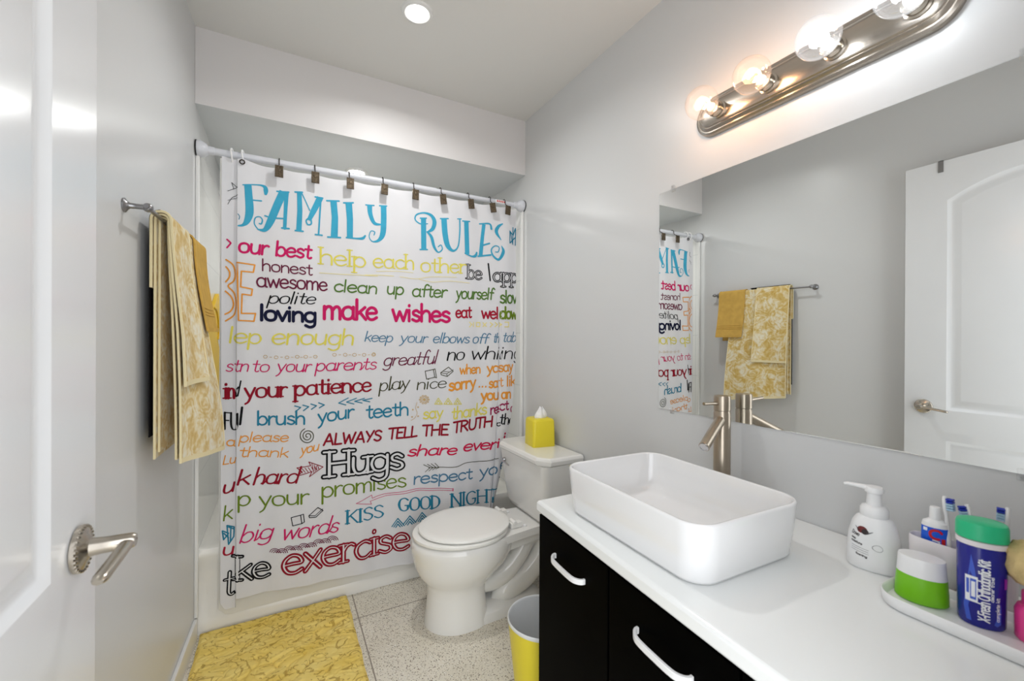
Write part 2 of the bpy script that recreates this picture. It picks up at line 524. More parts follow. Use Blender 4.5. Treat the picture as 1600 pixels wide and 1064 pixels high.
PRINT_TEXT = [
('our best', 'magenta', 0.1474, 1.5671, 0.4168, 1.5664, 0.0384, 0.00822, 0.08, 0, 0, 0, 1.0),
('help', 'yellow', 0.4532, 1.5478, 0.6482, 1.5464, 0.0455, 0.00763, 0, 0.3, 1, 0, 1.0),
('each', 'yellow', 0.686, 1.5512, 0.8793, 1.5567, 0.0435, 0.00745, 0, 0.3, 1, 0, 1.0),
('other', 'yellow', 0.9149, 1.5484, 1.1556, 1.5594, 0.046, 0.00788, 0, 0.3, 1, 0, 1.0),
('honest', 'maroon', 0.2309, 1.4986, 0.4222, 1.493, 0.0305, 0.00472, 0, 0, 0, 0, 1.0),
('awesome', 'maroon', 0.2114, 1.4299, 0.484, 1.4284, 0.0376, 0.00613, 0, 0, 0, 0, 1.0),
('polite', 'black', 0.2511, 1.3609, 0.4323, 1.3654, 0.0315, 0.00613, 0.28, 0.4, 0, 0, 1.0),
('loving', 'navy', 0.2246, 1.2886, 0.4375, 1.2856, 0.0403, 0.01111, 0, 0, 0, 0, 1.0),
('clean', 'green', 0.5132, 1.4272, 0.7013, 1.4261, 0.0342, 0.00625, 0.1, 0, 0, 0, 1.0),
('up', 'green', 0.7491, 1.4287, 0.826, 1.4283, 0.0358, 0.00653, 0.1, 0, 0, 0, 1.0),
('after', 'green', 0.8703, 1.4229, 1.0499, 1.4274, 0.0372, 0.00679, 0.1, 0, 0, 0, 1.0),
('yourself', 'green', 1.1025, 1.4252, 1.3136, 1.429, 0.0375, 0.00682, 0.1, 0, 0, 0, 1.0),
('make', 'magenta', 0.4699, 1.3008, 0.7018, 1.3027, 0.0563, 0.01244, 0, 0, 0, 0, 1.0),
('wishes', 'magenta', 0.777, 1.3001, 1.0665, 1.3009, 0.0528, 0.01281, 0, 0, 0, 0, 1.0),
('lep', 'yellow', 0.1121, 1.1938, 0.2249, 1.1885, 0.0399, 0.00746, 0.12, 0.3, 0, 0, 1.0),
('enough', 'yellow', 0.2673, 1.1872, 0.5956, 1.184, 0.0441, 0.00797, 0.12, 0.3, 0, 0, 1.0),
('keep', 'steel', 0.6467, 1.2005, 0.7743, 1.1961, 0.029, 0.00519, 0.25, 0.3, 0, 0, 1.0),
('your', 'steel', 0.8114, 1.1962, 0.9461, 1.1932, 0.0302, 0.0054, 0.25, 0.3, 0, 0, 1.0),
('elbows', 'steel', 0.9794, 1.1932, 1.1756, 1.1917, 0.0315, 0.00564, 0.25, 0.3, 0, 0, 1.0),
('off', 'steel', 1.1976, 1.1917, 1.284, 1.19, 0.0326, 0.00584, 0.25, 0.3, 0, 0, 1.0),
('th', 'steel', 1.3187, 1.1952, 1.3519, 1.1953, 0.0315, 0.00526, 0.2, 0.3, 0, 0, 1.0),
('tab', 'steel', 1.3736, 1.1988, 1.4625, 1.199, 0.0339, 0.0057, 0.25, 0.3, 0, 0, 1.0),
('eat', 'red', 1.1029, 1.3251, 1.1896, 1.3277, 0.037, 0.00808, 0, 0, 0, 0, 1.0),
('wel', 'red', 1.2529, 1.3261, 1.3473, 1.3253, 0.0383, 0.00835, 0, 0, 0, 0, 1.0),
('slov', 'green', 1.3606, 1.4119, 1.4696, 1.4169, 0.0427, 0.00855, 0, 0, 0, 0, 1.0),
('dow', 'pgreen', 1.361, 1.3274, 1.4701, 1.3287, 0.0392, 0.00997, 0, 0, 0, 0, 1.0),
('be', 'black', 1.1666, 1.5333, 1.25, 1.5342, 0.0444, 0.01228, 0, 0.2, 1, 0.32, 1.0),
('l', 'black', 1.288, 1.537, 1.3092, 1.5263, 0.0522, 0.00765, -0.15, 0.2, 0, 0, 1.0),
('app', 'black', 1.3169, 1.5286, 1.4731, 1.5341, 0.0461, 0.01418, 0, 0.2, 1, 0.32, 1.0),
('stn', 'magenta', 0.1028, 1.0747, 0.1816, 1.0736, 0.0304, 0.0045, 0.2, 0.2, 0, 0, 1.15),
('to', 'magenta', 0.1941, 1.0719, 0.2558, 1.0685, 0.0311, 0.0046, 0.2, 0.2, 0, 0, 1.15),
('your', 'magenta', 0.2856, 1.069, 0.416, 1.0648, 0.0321, 0.00503, 0.2, 0.2, 0, 0, 1.2),
('parents', 'magenta', 0.4367, 1.0656, 0.6986, 1.0675, 0.0339, 0.00531, 0.2, 0.2, 0, 0, 1.2),
('in', 'darkred', 0.1018, 0.9649, 0.1348, 0.9642, 0.0394, 0.00999, 0, 0.35, 1, 0, 1.0),
('d', 'black', 0.1381, 0.9693, 0.1481, 0.974, 0.0344, 0.00476, 0.2, 0, 0, 0, 1.0),
('your', 'darkred', 0.1699, 0.962, 0.3248, 0.9608, 0.0408, 0.00952, 0, 0.35, 1, 0, 1.0),
('patience', 'darkred', 0.3549, 0.9618, 0.6767, 0.9642, 0.0422, 0.01018, 0, 0.35, 1, 0, 1.0),
('FU', 'black', 0.099, 0.8383, 0.1463, 0.831, 0.0455, 0.00684, 0, 0.4, 0, 0, 1.0),
('I', 'black', 0.1518, 0.8544, 0.1597, 0.8563, 0.0451, 0.00796, 0.1, 0.3, 0, 0, 1.0),
('brush', 'teal2', 0.2156, 0.8459, 0.3956, 0.835, 0.0359, 0.0069, 0, 0.1, 0, 0, 1.0),
('your', 'teal2', 0.449, 0.833, 0.5997, 0.8463, 0.038, 0.00701, 0, 0, 0, 0, 1.0),
('teeth', 'teal2', 0.6568, 0.8355, 0.8528, 0.8379, 0.0401, 0.0071, 0, 0, 0, 0, 1.0),
('please', 'orange', 0.1509, 0.7815, 0.3291, 0.7645, 0.0258, 0.00407, 0.2, 0, 0, 0, 1.0),
('a', 'orange', 0.1059, 0.7695, 0.1354, 0.7647, 0.0237, 0.00421, 0.15, 0, 0, 0, 1.0),
('thank', 'orange', 0.1511, 0.7218, 0.3281, 0.6965, 0.0258, 0.00407, 0.2, 0, 0, 0, 1.0),
('you', 'orange', 0.3791, 0.7041, 0.451, 0.7106, 0.0256, 0.00426, 0.2, 0, 0, 0, 1.0),
('Lu', 'orange', 0.094, 0.6925, 0.1378, 0.6944, 0.0236, 0.00368, 0.2, 0, 0, 0, 1.0),
('ALWAYS', 'darkred', 0.472, 0.73, 0.7249, 0.724, 0.0327, 0.00773, 0.12, 0, 0, 0, 1.0),
('TELL', 'darkred', 0.758, 0.7265, 0.8958, 0.7292, 0.0336, 0.00816, 0.12, 0, 0, 0, 1.0),
('THE', 'darkred', 0.9235, 0.7263, 1.0602, 0.7187, 0.0349, 0.00847, 0.1, 0, 0, 0, 1.0),
('TRUTH', 'darkred', 1.0864, 0.7243, 1.3133, 0.7381, 0.0364, 0.00886, 0.1, 0, 0, 0, 1.0),
('Hugs', 'black', 0.4884, 0.5862, 0.8265, 0.5762, 0.0738, 0.0247, 0, 0.12, 1, 0.44, 1.0),
('greatful', 'maroon', 0.7324, 1.0825, 0.9967, 1.0873, 0.0364, 0.00569, 0.28, 0.25, 0, 0, 1.45),
('no', 'black', 1.0532, 1.1032, 1.1469, 1.1041, 0.04, 0.008, 0.2, 0.5, 0, 0, 1.0),
('whiin', 'black', 1.1888, 1.105, 1.4384, 1.1059, 0.0418, 0.00837, 0.2, 0.5, 0, 0, 1.0),
('g', 'black', 1.4528, 1.1057, 1.4795, 1.1052, 0.0396, 0.00576, 0.1, 0, 0, 0, 1.0),
('when', 'orange', 1.1275, 1.0289, 1.2469, 1.03, 0.0306, 0.00679, 0, 0, 0, 0, 1.0),
('yo', 'orange', 1.2848, 1.0305, 1.3508, 1.0335, 0.0332, 0.00768, 0, 0, 0, 0, 1.0),
('say', 'orange', 1.3567, 1.0334, 1.4429, 1.0378, 0.0337, 0.0071, 0, 0, 0, 0, 1.0),
('play', 'olive', 0.715, 0.9606, 0.8532, 0.9705, 0.0373, 0.00621, 0.15, 0.5, 0, 0, 1.15),
('nice', 'olive', 0.8948, 0.9605, 1.0486, 0.9624, 0.034, 0.00616, 0.15, 0.45, 0, 0, 1.0),
('sorry', 'orange', 1.0661, 0.945, 1.2173, 0.9557, 0.037, 0.00908, 0, 0, 0, 0, 1.0),
('...', 'orange', 1.236, 0.9548, 1.2852, 0.9541, 0.038, 0.00828, 0, 0, 0, 0, 1.0),
('sa', 'orange', 1.2968, 0.9483, 1.3492, 0.951, 0.0332, 0.00804, 0, 0, 0, 0, 1.0),
('t', 'orange', 1.3591, 0.9523, 1.3789, 0.9548, 0.0318, 0.00494, 0, 0, 0, 0, 1.0),
('lik', 'orange', 1.4028, 0.9537, 1.4638, 0.9544, 0.034, 0.00787, 0, 0, 0, 0, 1.0),
('you', 'orange', 1.2533, 0.8833, 1.3555, 0.8838, 0.0348, 0.00905, 0, 0, 0, 0, 1.0),
('an', 'orange', 1.3713, 0.8856, 1.4315, 0.8844, 0.0338, 0.00817, 0, 0, 0, 0, 1.0),
('say', 'yellow', 0.9297, 0.8108, 1.0321, 0.8103, 0.0341, 0.0065, 0.05, 0, 0, 0, 1.0),
('thanks', 'yellow', 1.0808, 0.7963, 1.2821, 0.8069, 0.0373, 0.00679, 0.05, 0, 0, 0, 1.1),
('re', 'plum', 1.3052, 0.8033, 1.3559, 0.8081, 0.0333, 0.007, 0, 0, 0, 0, 1.0),
('ct', 'plum', 1.3597, 0.8219, 1.4156, 0.8212, 0.0337, 0.00709, 0, 0, 0, 0, 1.0),
('o', 'plum', 1.434, 0.8038, 1.4585, 0.8036, 0.0323, 0.00609, 0, 0, 0, 0, 1.0),
('the', 'black', 1.3601, 0.7478, 1.4548, 0.7339, 0.0356, 0.00818, 0.12, 0.4, 0, 0, 1.0),
('c', 'black', 1.3484, 0.7348, 1.3641, 0.7369, 0.0176, 0.00458, 0, 0, 0, 0, 1.0),
('share', 'crimson', 0.8483, 0.6363, 1.1028, 0.6125, 0.0324, 0.00941, 0.35, 0.3, 0, 0, 1.0),
('ever', 'crimson', 1.1457, 0.6223, 1.3334, 0.6135, 0.0344, 0.00996, 0.35, 0.3, 0, 0, 1.0),
('i', 'crimson', 1.3451, 0.6156, 1.3568, 0.6213, 0.0281, 0.00774, 0.2, 0, 0, 0, 1.0),
('i', 'crimson', 1.3766, 0.6367, 1.3965, 0.6416, 0.0337, 0.00992, 0.2, 0, 0, 0, 1.0),
('respect', 'steel', 0.8808, 0.4923, 1.1975, 0.4694, 0.0362, 0.00658, 0.05, 0, 0, 0, 1.0),
('yo', 'steel', 1.2459, 0.4689, 1.3458, 0.475, 0.0383, 0.00695, 0.05, 0, 0, 0, 1.0),
('e', 'steel', 1.3694, 0.4945, 1.3953, 0.4943, 0.0336, 0.00708, 0.05, 0, 0, 0, 1.0),
('KISS', 'teal2', 0.5709, 0.3565, 0.7384, 0.3532, 0.0392, 0.00965, 0, 0.55, 1, 0, 1.0),
('GOOD', 'teal2', 0.8118, 0.3701, 1.0171, 0.3494, 0.0416, 0.01088, 0, 0.6, 1, 0, 1.0),
('NIGHT', 'teal2', 1.0759, 0.3435, 1.3466, 0.3219, 0.0451, 0.0099, 0, 0.5, 1, 0, 1.0),
('exercise', 'darkred', 0.3139, 0.1897, 0.8566, 0.1781, 0.0768, 0.02008, 0, 0.15, 1, 0.3, 1.0),
('t', 'black', 0.0988, 0.1501, 0.1328, 0.1509, 0.0657, 0.01472, 0.03, 0.2, 0, 0.36, 1.0),
('ke', 'black', 0.1415, 0.2094, 0.261, 0.1911, 0.0605, 0.01721, 0, 0.15, 1, 0.32, 1.0),
('u', 'darkred', 0.0932, 0.5698, 0.1315, 0.5791, 0.0341, 0.00787, 0.2, 0.3, 0, 0, 1.0),
('k', 'darkred', 0.1437, 0.6062, 0.1831, 0.6026, 0.0373, 0.00852, 0.25, 0.3, 0, 0, 1.0),
('hard', 'darkred', 0.2002, 0.5972, 0.3645, 0.581, 0.0398, 0.00796, 0.28, 0.3, 0, 0, 1.2),
('k', 'pgreen', 0.0957, 0.4609, 0.1253, 0.4642, 0.0367, 0.00498, 0.1, 0, 0, 0, 1.0),
('p', 'pgreen', 0.1473, 0.5155, 0.1902, 0.5157, 0.04, 0.00693, 0, 0.3, 0, 0, 1.0),
('your', 'pgreen', 0.2225, 0.499, 0.4104, 0.4843, 0.0416, 0.0072, 0, 0.3, 0, 0, 1.0),
('promises', 'pgreen', 0.4649, 0.4947, 0.8426, 0.4857, 0.0451, 0.00782, 0, 0.3, 0, 0, 1.0),
('big', 'magenta', 0.1522, 0.3619, 0.2676, 0.3565, 0.0404, 0.0062, 0.3, 0.25, 0, 0, 1.3),
('words', 'magenta', 0.3061, 0.3425, 0.5298, 0.3282, 0.0426, 0.00654, 0.3, 0.25, 0, 0, 1.25),
('u', 'red', 0.094, 0.3188, 0.1301, 0.3154, 0.0315, 0.00735, 0.15, 0.3, 0, 0, 1.0),
]
PRINT_STROKES = [
('teal',1,[(0.1798,1.8502,0.0261),(0.1829,1.8096,0.02713),(0.1862,1.7398,0.02917),(0.1769,1.6983,0.02107),(0.1634,1.6804,0.011),(0.1474,1.6753,0.00597)]),
('teal',1,[(0.1628,1.8472,0.005),(0.1978,1.8554,0.00504),(0.2261,1.8584,0.00712),(0.2415,1.8525,0.01429),(0.245,1.8378,0.01737),(0.2442,1.8249,0.01124)]),
('teal',0,[(0.1959,1.7906,0.00555),(0.2285,1.7928,0.00559)]),
('teal',1,[(0.3098,1.8438,0.03014),(0.2863,1.7804,0.02995),(0.2619,1.7099,0.02771),(0.242,1.6725,0.01736),(0.2157,1.6707,0.00406)]),
('teal',1,[(0.2179,1.6694,0.00456),(0.2035,1.6918,0.00455),(0.2069,1.7176,0.00455),(0.2221,1.7248,0.00457),(0.2322,1.7135,0.00509),(0.2288,1.6962,0.0061),(0.2209,1.6962,0.00508)]),
('teal',0,[(0.3226,1.846,0.01772),(0.3192,1.7751,0.01458),(0.3158,1.6887,0.01353)]),
('teal',0,[(0.2861,1.8423,0.00671),(0.3305,1.8463,0.00679)]),
('teal',0,[(0.3048,1.6878,0.00727),(0.3324,1.6883,0.00732)]),
('teal',1,[(0.2418,1.7317,0.00613),(0.2685,1.7263,0.00617),(0.3115,1.7292,0.00624)]),
('teal',0,[(0.3716,1.8506,0.01795),(0.3742,1.7729,0.02008),(0.3707,1.6853,0.02112)]),
('teal',0,[(0.3551,1.8504,0.00683),(0.3834,1.8537,0.00688)]),
('teal',0,[(0.3566,1.6825,0.00684),(0.3869,1.6826,0.00689)]),
('teal',1,[(0.3796,1.853,0.00476),(0.3978,1.8136,0.00478),(0.4133,1.7788,0.0048)]),
('teal',0,[(0.4551,1.8421,0.02588),(0.4293,1.7812,0.02358),(0.4101,1.7356,0.016)]),
('teal',1,[(0.4115,1.7465,0.0064),(0.3991,1.7315,0.00638),(0.4059,1.7148,0.00639),(0.4194,1.7209,0.00641),(0.4183,1.7421,0.00641)]),
('teal',0,[(0.4585,1.8427,0.00702),(0.4497,1.6776,0.007)]),
('teal',0,[(0.4354,1.8432,0.00698),(0.4659,1.8428,0.00703)]),
('teal',0,[(0.436,1.6759,0.00644),(0.4641,1.6761,0.00649)]),
('teal',0,[(0.511,1.8371,0.02734),(0.5174,1.7615,0.02739),(0.5147,1.6746,0.02956)]),
('teal',0,[(0.4829,1.8342,0.00706),(0.5345,1.8409,0.00715)]),
('teal',0,[(0.4875,1.6708,0.00707),(0.5413,1.6751,0.00716)]),
('teal',0,[(0.5759,1.8386,0.02778),(0.5814,1.765,0.02671),(0.5817,1.6816,0.0256)]),
('teal',0,[(0.5546,1.8358,0.00719),(0.5948,1.8411,0.00726)]),
('teal',1,[(0.5671,1.6776,0.00776),(0.6103,1.6772,0.00785),(0.637,1.6814,0.01241),(0.6489,1.6953,0.00792)]),
('teal',1,[(0.6688,1.8422,0.02273),(0.6723,1.8007,0.02047),(0.6912,1.7606,0.016),(0.7246,1.7588,0.00576)]),
('teal',1,[(0.7333,1.8488,0.02654),(0.7341,1.7808,0.02655),(0.7304,1.7169,0.02537),(0.7126,1.6832,0.01493),(0.6838,1.6724,0.0057),(0.6673,1.6921,0.00454),(0.6748,1.7203,0.00455),(0.6924,1.7191,0.00514),(0.6892,1.7038,0.00457)]),
('teal',0,[(0.6514,1.8406,0.00622),(0.6886,1.8442,0.00628)]),
('teal',0,[(0.7142,1.847,0.00632),(0.748,1.8511,0.00637)]),
('teal',0,[(0.9287,1.8151,0.02655),(0.9312,1.6621,0.02657)]),
('teal',0,[(0.9121,1.8152,0.00661),(0.9441,1.8197,0.00666)]),
('teal',0,[(0.9115,1.6588,0.00661),(0.9498,1.6629,0.00667)]),
('teal',1,[(0.9505,1.7927,0.00485),(0.9122,1.7875,0.00601),(0.8865,1.8044,0.00717),(0.8937,1.8299,0.00718),(0.9304,1.8443,0.00845),(0.969,1.8378,0.01583),(0.9868,1.8098,0.02201),(0.9775,1.7719,0.0183),(0.9494,1.7501,0.00849)]),
('teal',1,[(0.9482,1.7512,0.00849),(0.9714,1.7285,0.01584),(0.9861,1.6814,0.01467),(1.0079,1.6561,0.00737),(1.029,1.6725,0.00617),(1.0225,1.694,0.00555),(1.0078,1.6838,0.00491)]),
('teal',1,[(1.0367,1.829,0.02843),(1.0435,1.7495,0.02848),(1.0581,1.6924,0.02484),(1.0878,1.6706,0.01125),(1.1143,1.6985,0.00754),(1.1227,1.7718,0.00756),(1.1223,1.841,0.00756)]),
('teal',0,[(1.0186,1.829,0.00677),(1.0588,1.8334,0.00683)]),
('teal',0,[(1.1103,1.8393,0.00565),(1.1304,1.8422,0.00568)]),
('teal',0,[(1.159,1.8322,0.02539),(1.1652,1.6628,0.02542)]),
('teal',0,[(1.1386,1.8319,0.00695),(1.1781,1.8348,0.00701)]),
('teal',1,[(1.153,1.6641,0.00761),(1.1894,1.6525,0.00831),(1.2137,1.6574,0.01541),(1.222,1.6762,0.00901)]),
('teal',0,[(1.2622,1.8308,0.01946),(1.254,1.7624,0.01943),(1.2446,1.6605,0.02198)]),
('teal',1,[(1.2374,1.8314,0.0071),(1.2945,1.8377,0.00914),(1.3054,1.813,0.01309)]),
('teal',0,[(1.2571,1.7187,0.00907),(1.2943,1.732,0.00914)]),
('teal',0,[(1.2305,1.6571,0.00902),(1.3026,1.6701,0.00916)]),
('teal',1,[(1.373,1.8483,0.00664),(1.3478,1.8297,0.01717),(1.3362,1.7986,0.01976),(1.3645,1.7591,0.00398)]),
('teal',1,[(1.3676,1.7263,0.00398),(1.3783,1.6943,0.0186),(1.3517,1.6499,0.01322),(1.3164,1.6676,0.0105),(1.306,1.6999,0.00786),(1.3293,1.7228,0.00592),(1.3529,1.7161,0.00595),(1.3471,1.6917,0.00594),(1.3309,1.69,0.00526)]),
('teal2',0,[(1.4206,1.8159,0.00603),(1.421,1.7489,0.00603)]),
('teal2',0,[(1.4206,1.8159,0.00603),(1.4437,1.7952,0.00606)]),
('teal2',0,[(1.4434,1.8389,0.00606),(1.4416,1.7445,0.00606)]),
('teal2',0,[(1.4612,1.8372,0.00608),(1.4601,1.7425,0.00608)]),
('teal2',0,[(1.421,1.7489,0.00603),(1.4614,1.7873,0.00608)]),
('teal2',0,[(1.4437,1.7952,0.00606),(1.4596,1.8343,0.00608)]),
('teal2',0,[(1.426,1.8098,0.00604),(1.4401,1.7511,0.00606)]),
('black',0,[(0.1226,1.8528,0.00198),(0.1435,1.8338,0.00199),(0.1269,1.8259,0.00198),(0.1096,1.816,0.00197)]),
('black',0,[(0.1226,1.8528,0.00198),(0.1302,1.8265,0.00198)]),
('black',1,[(0.1097,1.7619,0.00197),(0.1241,1.7899,0.00198),(0.1436,1.802,0.00199)]),
('black',1,[(0.1097,1.7776,0.00148),(0.1262,1.7853,0.00148),(0.1437,1.7901,0.00149)]),
('teal2',1,[(0.1455,1.7238,0.00298),(0.1514,1.7147,0.00299),(0.1494,1.702,0.00299)]),
('magenta',1,[(0.1074,1.6166,0.0064),(0.1189,1.6051,0.00642),(0.1189,1.6001,0.00642),(0.1075,1.5831,0.0064)]),
('orange',0,[(0.1441,1.5235,0.00547),(0.2055,1.5194,0.00556),(0.2004,1.4882,0.00555),(0.1585,1.4888,0.00549),(0.1562,1.4238,0.00549),(0.1971,1.4173,0.00555),(0.1942,1.3909,0.00555),(0.1614,1.3941,0.0055),(0.1591,1.3141,0.00549),(0.2087,1.3158,0.00557),(0.2032,1.2828,0.00556),(0.1491,1.2849,0.00548),(0.1441,1.5235,0.00547)]),
('orange',1,[(0.1043,1.5336,0.0059),(0.1283,1.5136,0.00594),(0.1368,1.4771,0.00596),(0.1306,1.4469,0.00595),(0.1121,1.4259,0.00592),(0.1328,1.3975,0.00595),(0.1405,1.3532,0.00596),(0.1331,1.3083,0.00595),(0.1035,1.2818,0.0059)]),
('orange',1,[(0.1044,1.5041,0.0059),(0.116,1.4854,0.00592),(0.1161,1.4632,0.00592),(0.1038,1.4426,0.0059)]),
('orange',1,[(0.1023,1.4041,0.0059),(0.1225,1.3821,0.00593),(0.1309,1.3503,0.00595),(0.1206,1.3227,0.00593),(0.1017,1.3097,0.0059)]),
('sand',1,[(0.4539,1.5064,0.0027),(0.5549,1.5072,0.00276),(0.7069,1.5104,0.00287)]),
('sand',1,[(0.6484,1.511,0.00283),(0.7144,1.5161,0.00287),(0.7826,1.5167,0.00292)]),
('sand',1,[(0.7004,1.5322,0.00229),(0.7882,1.5405,0.00234),(0.8768,1.5393,0.00239)]),
('sand',1,[(0.8116,1.5153,0.00235),(0.889,1.5104,0.00239),(0.9755,1.5276,0.00244),(1.1051,1.5349,0.00251)]),
('sand',1,[(0.9073,1.5105,0.0024),(0.9756,1.5014,0.00244),(1.0655,1.512,0.00249),(1.1797,1.5098,0.00255)]),
('sand',0,[(1.1807,1.302,0.00574),(1.1946,1.2908,0.00576),(1.1809,1.2778,0.00574)]),
('sand',0,[(1.205,1.3013,0.00577),(1.2051,1.2802,0.00577)]),
('sand',0,[(1.2224,1.3017,0.00579),(1.2436,1.3022,0.00582),(1.2437,1.2809,0.00582),(1.2225,1.2805,0.00579),(1.2224,1.3017,0.00579)]),
('sand',0,[(1.2613,1.3007,0.00584),(1.2793,1.2816,0.00586)]),
('sand',0,[(1.2792,1.3011,0.00586),(1.2614,1.2812,0.00584)]),
('sand',0,[(1.3008,1.3036,0.00589),(1.3154,1.2934,0.0059),(1.3009,1.28,0.00589)]),
('sand',0,[(1.33,1.3043,0.00592),(1.3447,1.294,0.00594),(1.3301,1.2806,0.00592)]),
('sand',0,[(1.3557,1.3049,0.00595),(1.3707,1.2946,0.00597),(1.3559,1.2811,0.00595)]),
('sand',0,[(1.3893,1.307,0.00599),(1.4135,1.3076,0.00602),(1.4136,1.2821,0.00602),(1.3894,1.2817,0.006)]),
('tan',1,[(0.2521,1.1332,0.00205),(0.2508,1.1296,0.00205),(0.2474,1.1275,0.00205),(0.2431,1.1275,0.00204),(0.2396,1.1298,0.00204),(0.2383,1.1334,0.00204),(0.2396,1.137,0.00204),(0.2431,1.1392,0.00204),(0.2473,1.1391,0.00205),(0.2508,1.1369,0.00205),(0.2521,1.1332,0.00205)]),
('tan',1,[(0.2925,1.13,0.00207),(0.2912,1.1264,0.00207),(0.2876,1.1242,0.00207),(0.2833,1.1243,0.00207),(0.2798,1.1266,0.00206),(0.2784,1.1303,0.00206),(0.2797,1.1339,0.00206),(0.2832,1.1361,0.00207),(0.2876,1.136,0.00207),(0.2911,1.1337,0.00207),(0.2925,1.13,0.00207)]),
('tan',1,[(0.3337,1.1294,0.00209),(0.3324,1.1257,0.00209),(0.3288,1.1235,0.00209),(0.3243,1.1236,0.00209),(0.3207,1.1259,0.00209),(0.3193,1.1296,0.00208),(0.3207,1.1333,0.00209),(0.3243,1.1355,0.00209),(0.3287,1.1354,0.00209),(0.3323,1.1331,0.00209),(0.3337,1.1294,0.00209)]),
('tan',1,[(0.3735,1.1314,0.00211),(0.3721,1.1277,0.00211),(0.3684,1.1255,0.00211),(0.3639,1.1256,0.00211),(0.3602,1.1279,0.00211),(0.3588,1.1317,0.00211),(0.3602,1.1353,0.00211),(0.3638,1.1376,0.00211),(0.3684,1.1375,0.00211),(0.3721,1.1352,0.00211),(0.3735,1.1314,0.00211)]),
('tan',1,[(0.4069,1.1309,0.00213),(0.4055,1.1272,0.00213),(0.4017,1.1249,0.00213),(0.3971,1.125,0.00213),(0.3934,1.1274,0.00212),(0.3919,1.1312,0.00212),(0.3933,1.1349,0.00212),(0.3971,1.1372,0.00213),(0.4017,1.1371,0.00213),(0.4054,1.1347,0.00213),(0.4069,1.1309,0.00213)]),
('tan',1,[(0.4457,1.1304,0.00215),(0.4443,1.1266,0.00215),(0.4405,1.1243,0.00215),(0.4358,1.1244,0.00215),(0.432,1.1268,0.00215),(0.4305,1.1306,0.00215),(0.4319,1.1343,0.00215),(0.4357,1.1366,0.00215),(0.4404,1.1366,0.00215),(0.4443,1.1342,0.00215),(0.4457,1.1304,0.00215)]),
('tan',0,[(0.2612,1.131,0.00205),(0.2692,1.1309,0.00206)]),
('tan',0,[(0.3018,1.1304,0.00208),(0.31,1.1303,0.00208)]),
('tan',0,[(0.3418,1.1298,0.0021),(0.3502,1.1297,0.0021)]),
('tan',0,[(0.3784,1.1292,0.00212),(0.387,1.1291,0.00212)]),
('tan',0,[(0.4143,1.1287,0.00214),(0.423,1.1286,0.00214)]),
('tan',1,[(0.5258,1.138,0.0022),(0.5242,1.1341,0.0022),(0.5203,1.1318,0.00219),(0.5154,1.1318,0.00219),(0.5114,1.1343,0.00219),(0.5099,1.1382,0.00219),(0.5114,1.142,0.00219),(0.5153,1.1443,0.00219),(0.5202,1.1443,0.00219),(0.5242,1.1418,0.0022),(0.5258,1.138,0.0022)]),
('tan',1,[(0.5722,1.1374,0.00222),(0.5707,1.1335,0.00222),(0.5666,1.1311,0.00222),(0.5616,1.1312,0.00222),(0.5575,1.1336,0.00221),(0.556,1.1376,0.00221),(0.5575,1.1415,0.00221),(0.5616,1.1438,0.00222),(0.5666,1.1438,0.00222),(0.5706,1.1413,0.00222),(0.5722,1.1374,0.00222)]),
('tan',1,[(0.6118,1.1369,0.00224),(0.6102,1.1329,0.00224),(0.606,1.1305,0.00224),(0.6009,1.1306,0.00224),(0.5968,1.1331,0.00224),(0.5952,1.1371,0.00223),(0.5968,1.141,0.00224),(0.6009,1.1434,0.00224),(0.606,1.1433,0.00224),(0.6102,1.1408,0.00224),(0.6118,1.1369,0.00224)]),
('tan',1,[(0.6548,1.1363,0.00227),(0.6532,1.1323,0.00227),(0.649,1.1299,0.00226),(0.6437,1.13,0.00226),(0.6395,1.1325,0.00226),(0.6379,1.1365,0.00226),(0.6395,1.1405,0.00226),(0.6437,1.1429,0.00226),(0.6489,1.1428,0.00226),(0.6531,1.1403,0.00227),(0.6548,1.1363,0.00227)]),
('tan',1,[(0.6987,1.1358,0.00229),(0.6971,1.1317,0.00229),(0.6928,1.1293,0.00229),(0.6874,1.1294,0.00228),(0.6831,1.1319,0.00228),(0.6815,1.136,0.00228),(0.6831,1.14,0.00228),(0.6874,1.1424,0.00228),(0.6927,1.1424,0.00229),(0.697,1.1398,0.00229),(0.6987,1.1358,0.00229)]),
('tan',0,[(0.5362,1.1378,0.0022),(0.5454,1.1377,0.00221)]),
('tan',0,[(0.5787,1.1373,0.00223),(0.5881,1.1372,0.00223)]),
('tan',0,[(0.62,1.1368,0.00225),(0.6296,1.1366,0.00225)]),
('tan',0,[(0.6632,1.1362,0.00227),(0.673,1.1361,0.00228)]),
('tan',1,[(0.6981,1.1392,0.00229),(0.6968,1.1359,0.00229),(0.6932,1.1338,0.00229),(0.6887,1.1339,0.00229),(0.6851,1.136,0.00228),(0.6837,1.1394,0.00228),(0.6851,1.1427,0.00228),(0.6887,1.1447,0.00228),(0.6931,1.1447,0.00229),(0.6967,1.1426,0.00229),(0.6981,1.1392,0.00229)]),
('teal2',0,[(0.3575,0.9169,0.00474),(0.3801,0.9089,0.00477),(0.3599,0.8914,0.00474)]),
('teal2',0,[(0.3887,0.9189,0.00478),(0.4117,0.9098,0.0048),(0.3911,0.8943,0.00478)]),
('teal2',0,[(0.4204,0.921,0.00481),(0.4438,0.9108,0.00484),(0.4229,0.8973,0.00482)]),
('teal2',0,[(0.4526,0.9231,0.00485),(0.4764,0.9118,0.00488),(0.4551,0.9003,0.00486)]),
('teal2',0,[(0.5779,0.9376,0.00445),(0.5365,0.9164,0.00441),(0.5676,0.9054,0.00444)]),
('teal2',0,[(0.6128,0.9349,0.00449),(0.5707,0.9186,0.00444),(0.6022,0.9081,0.00448)]),
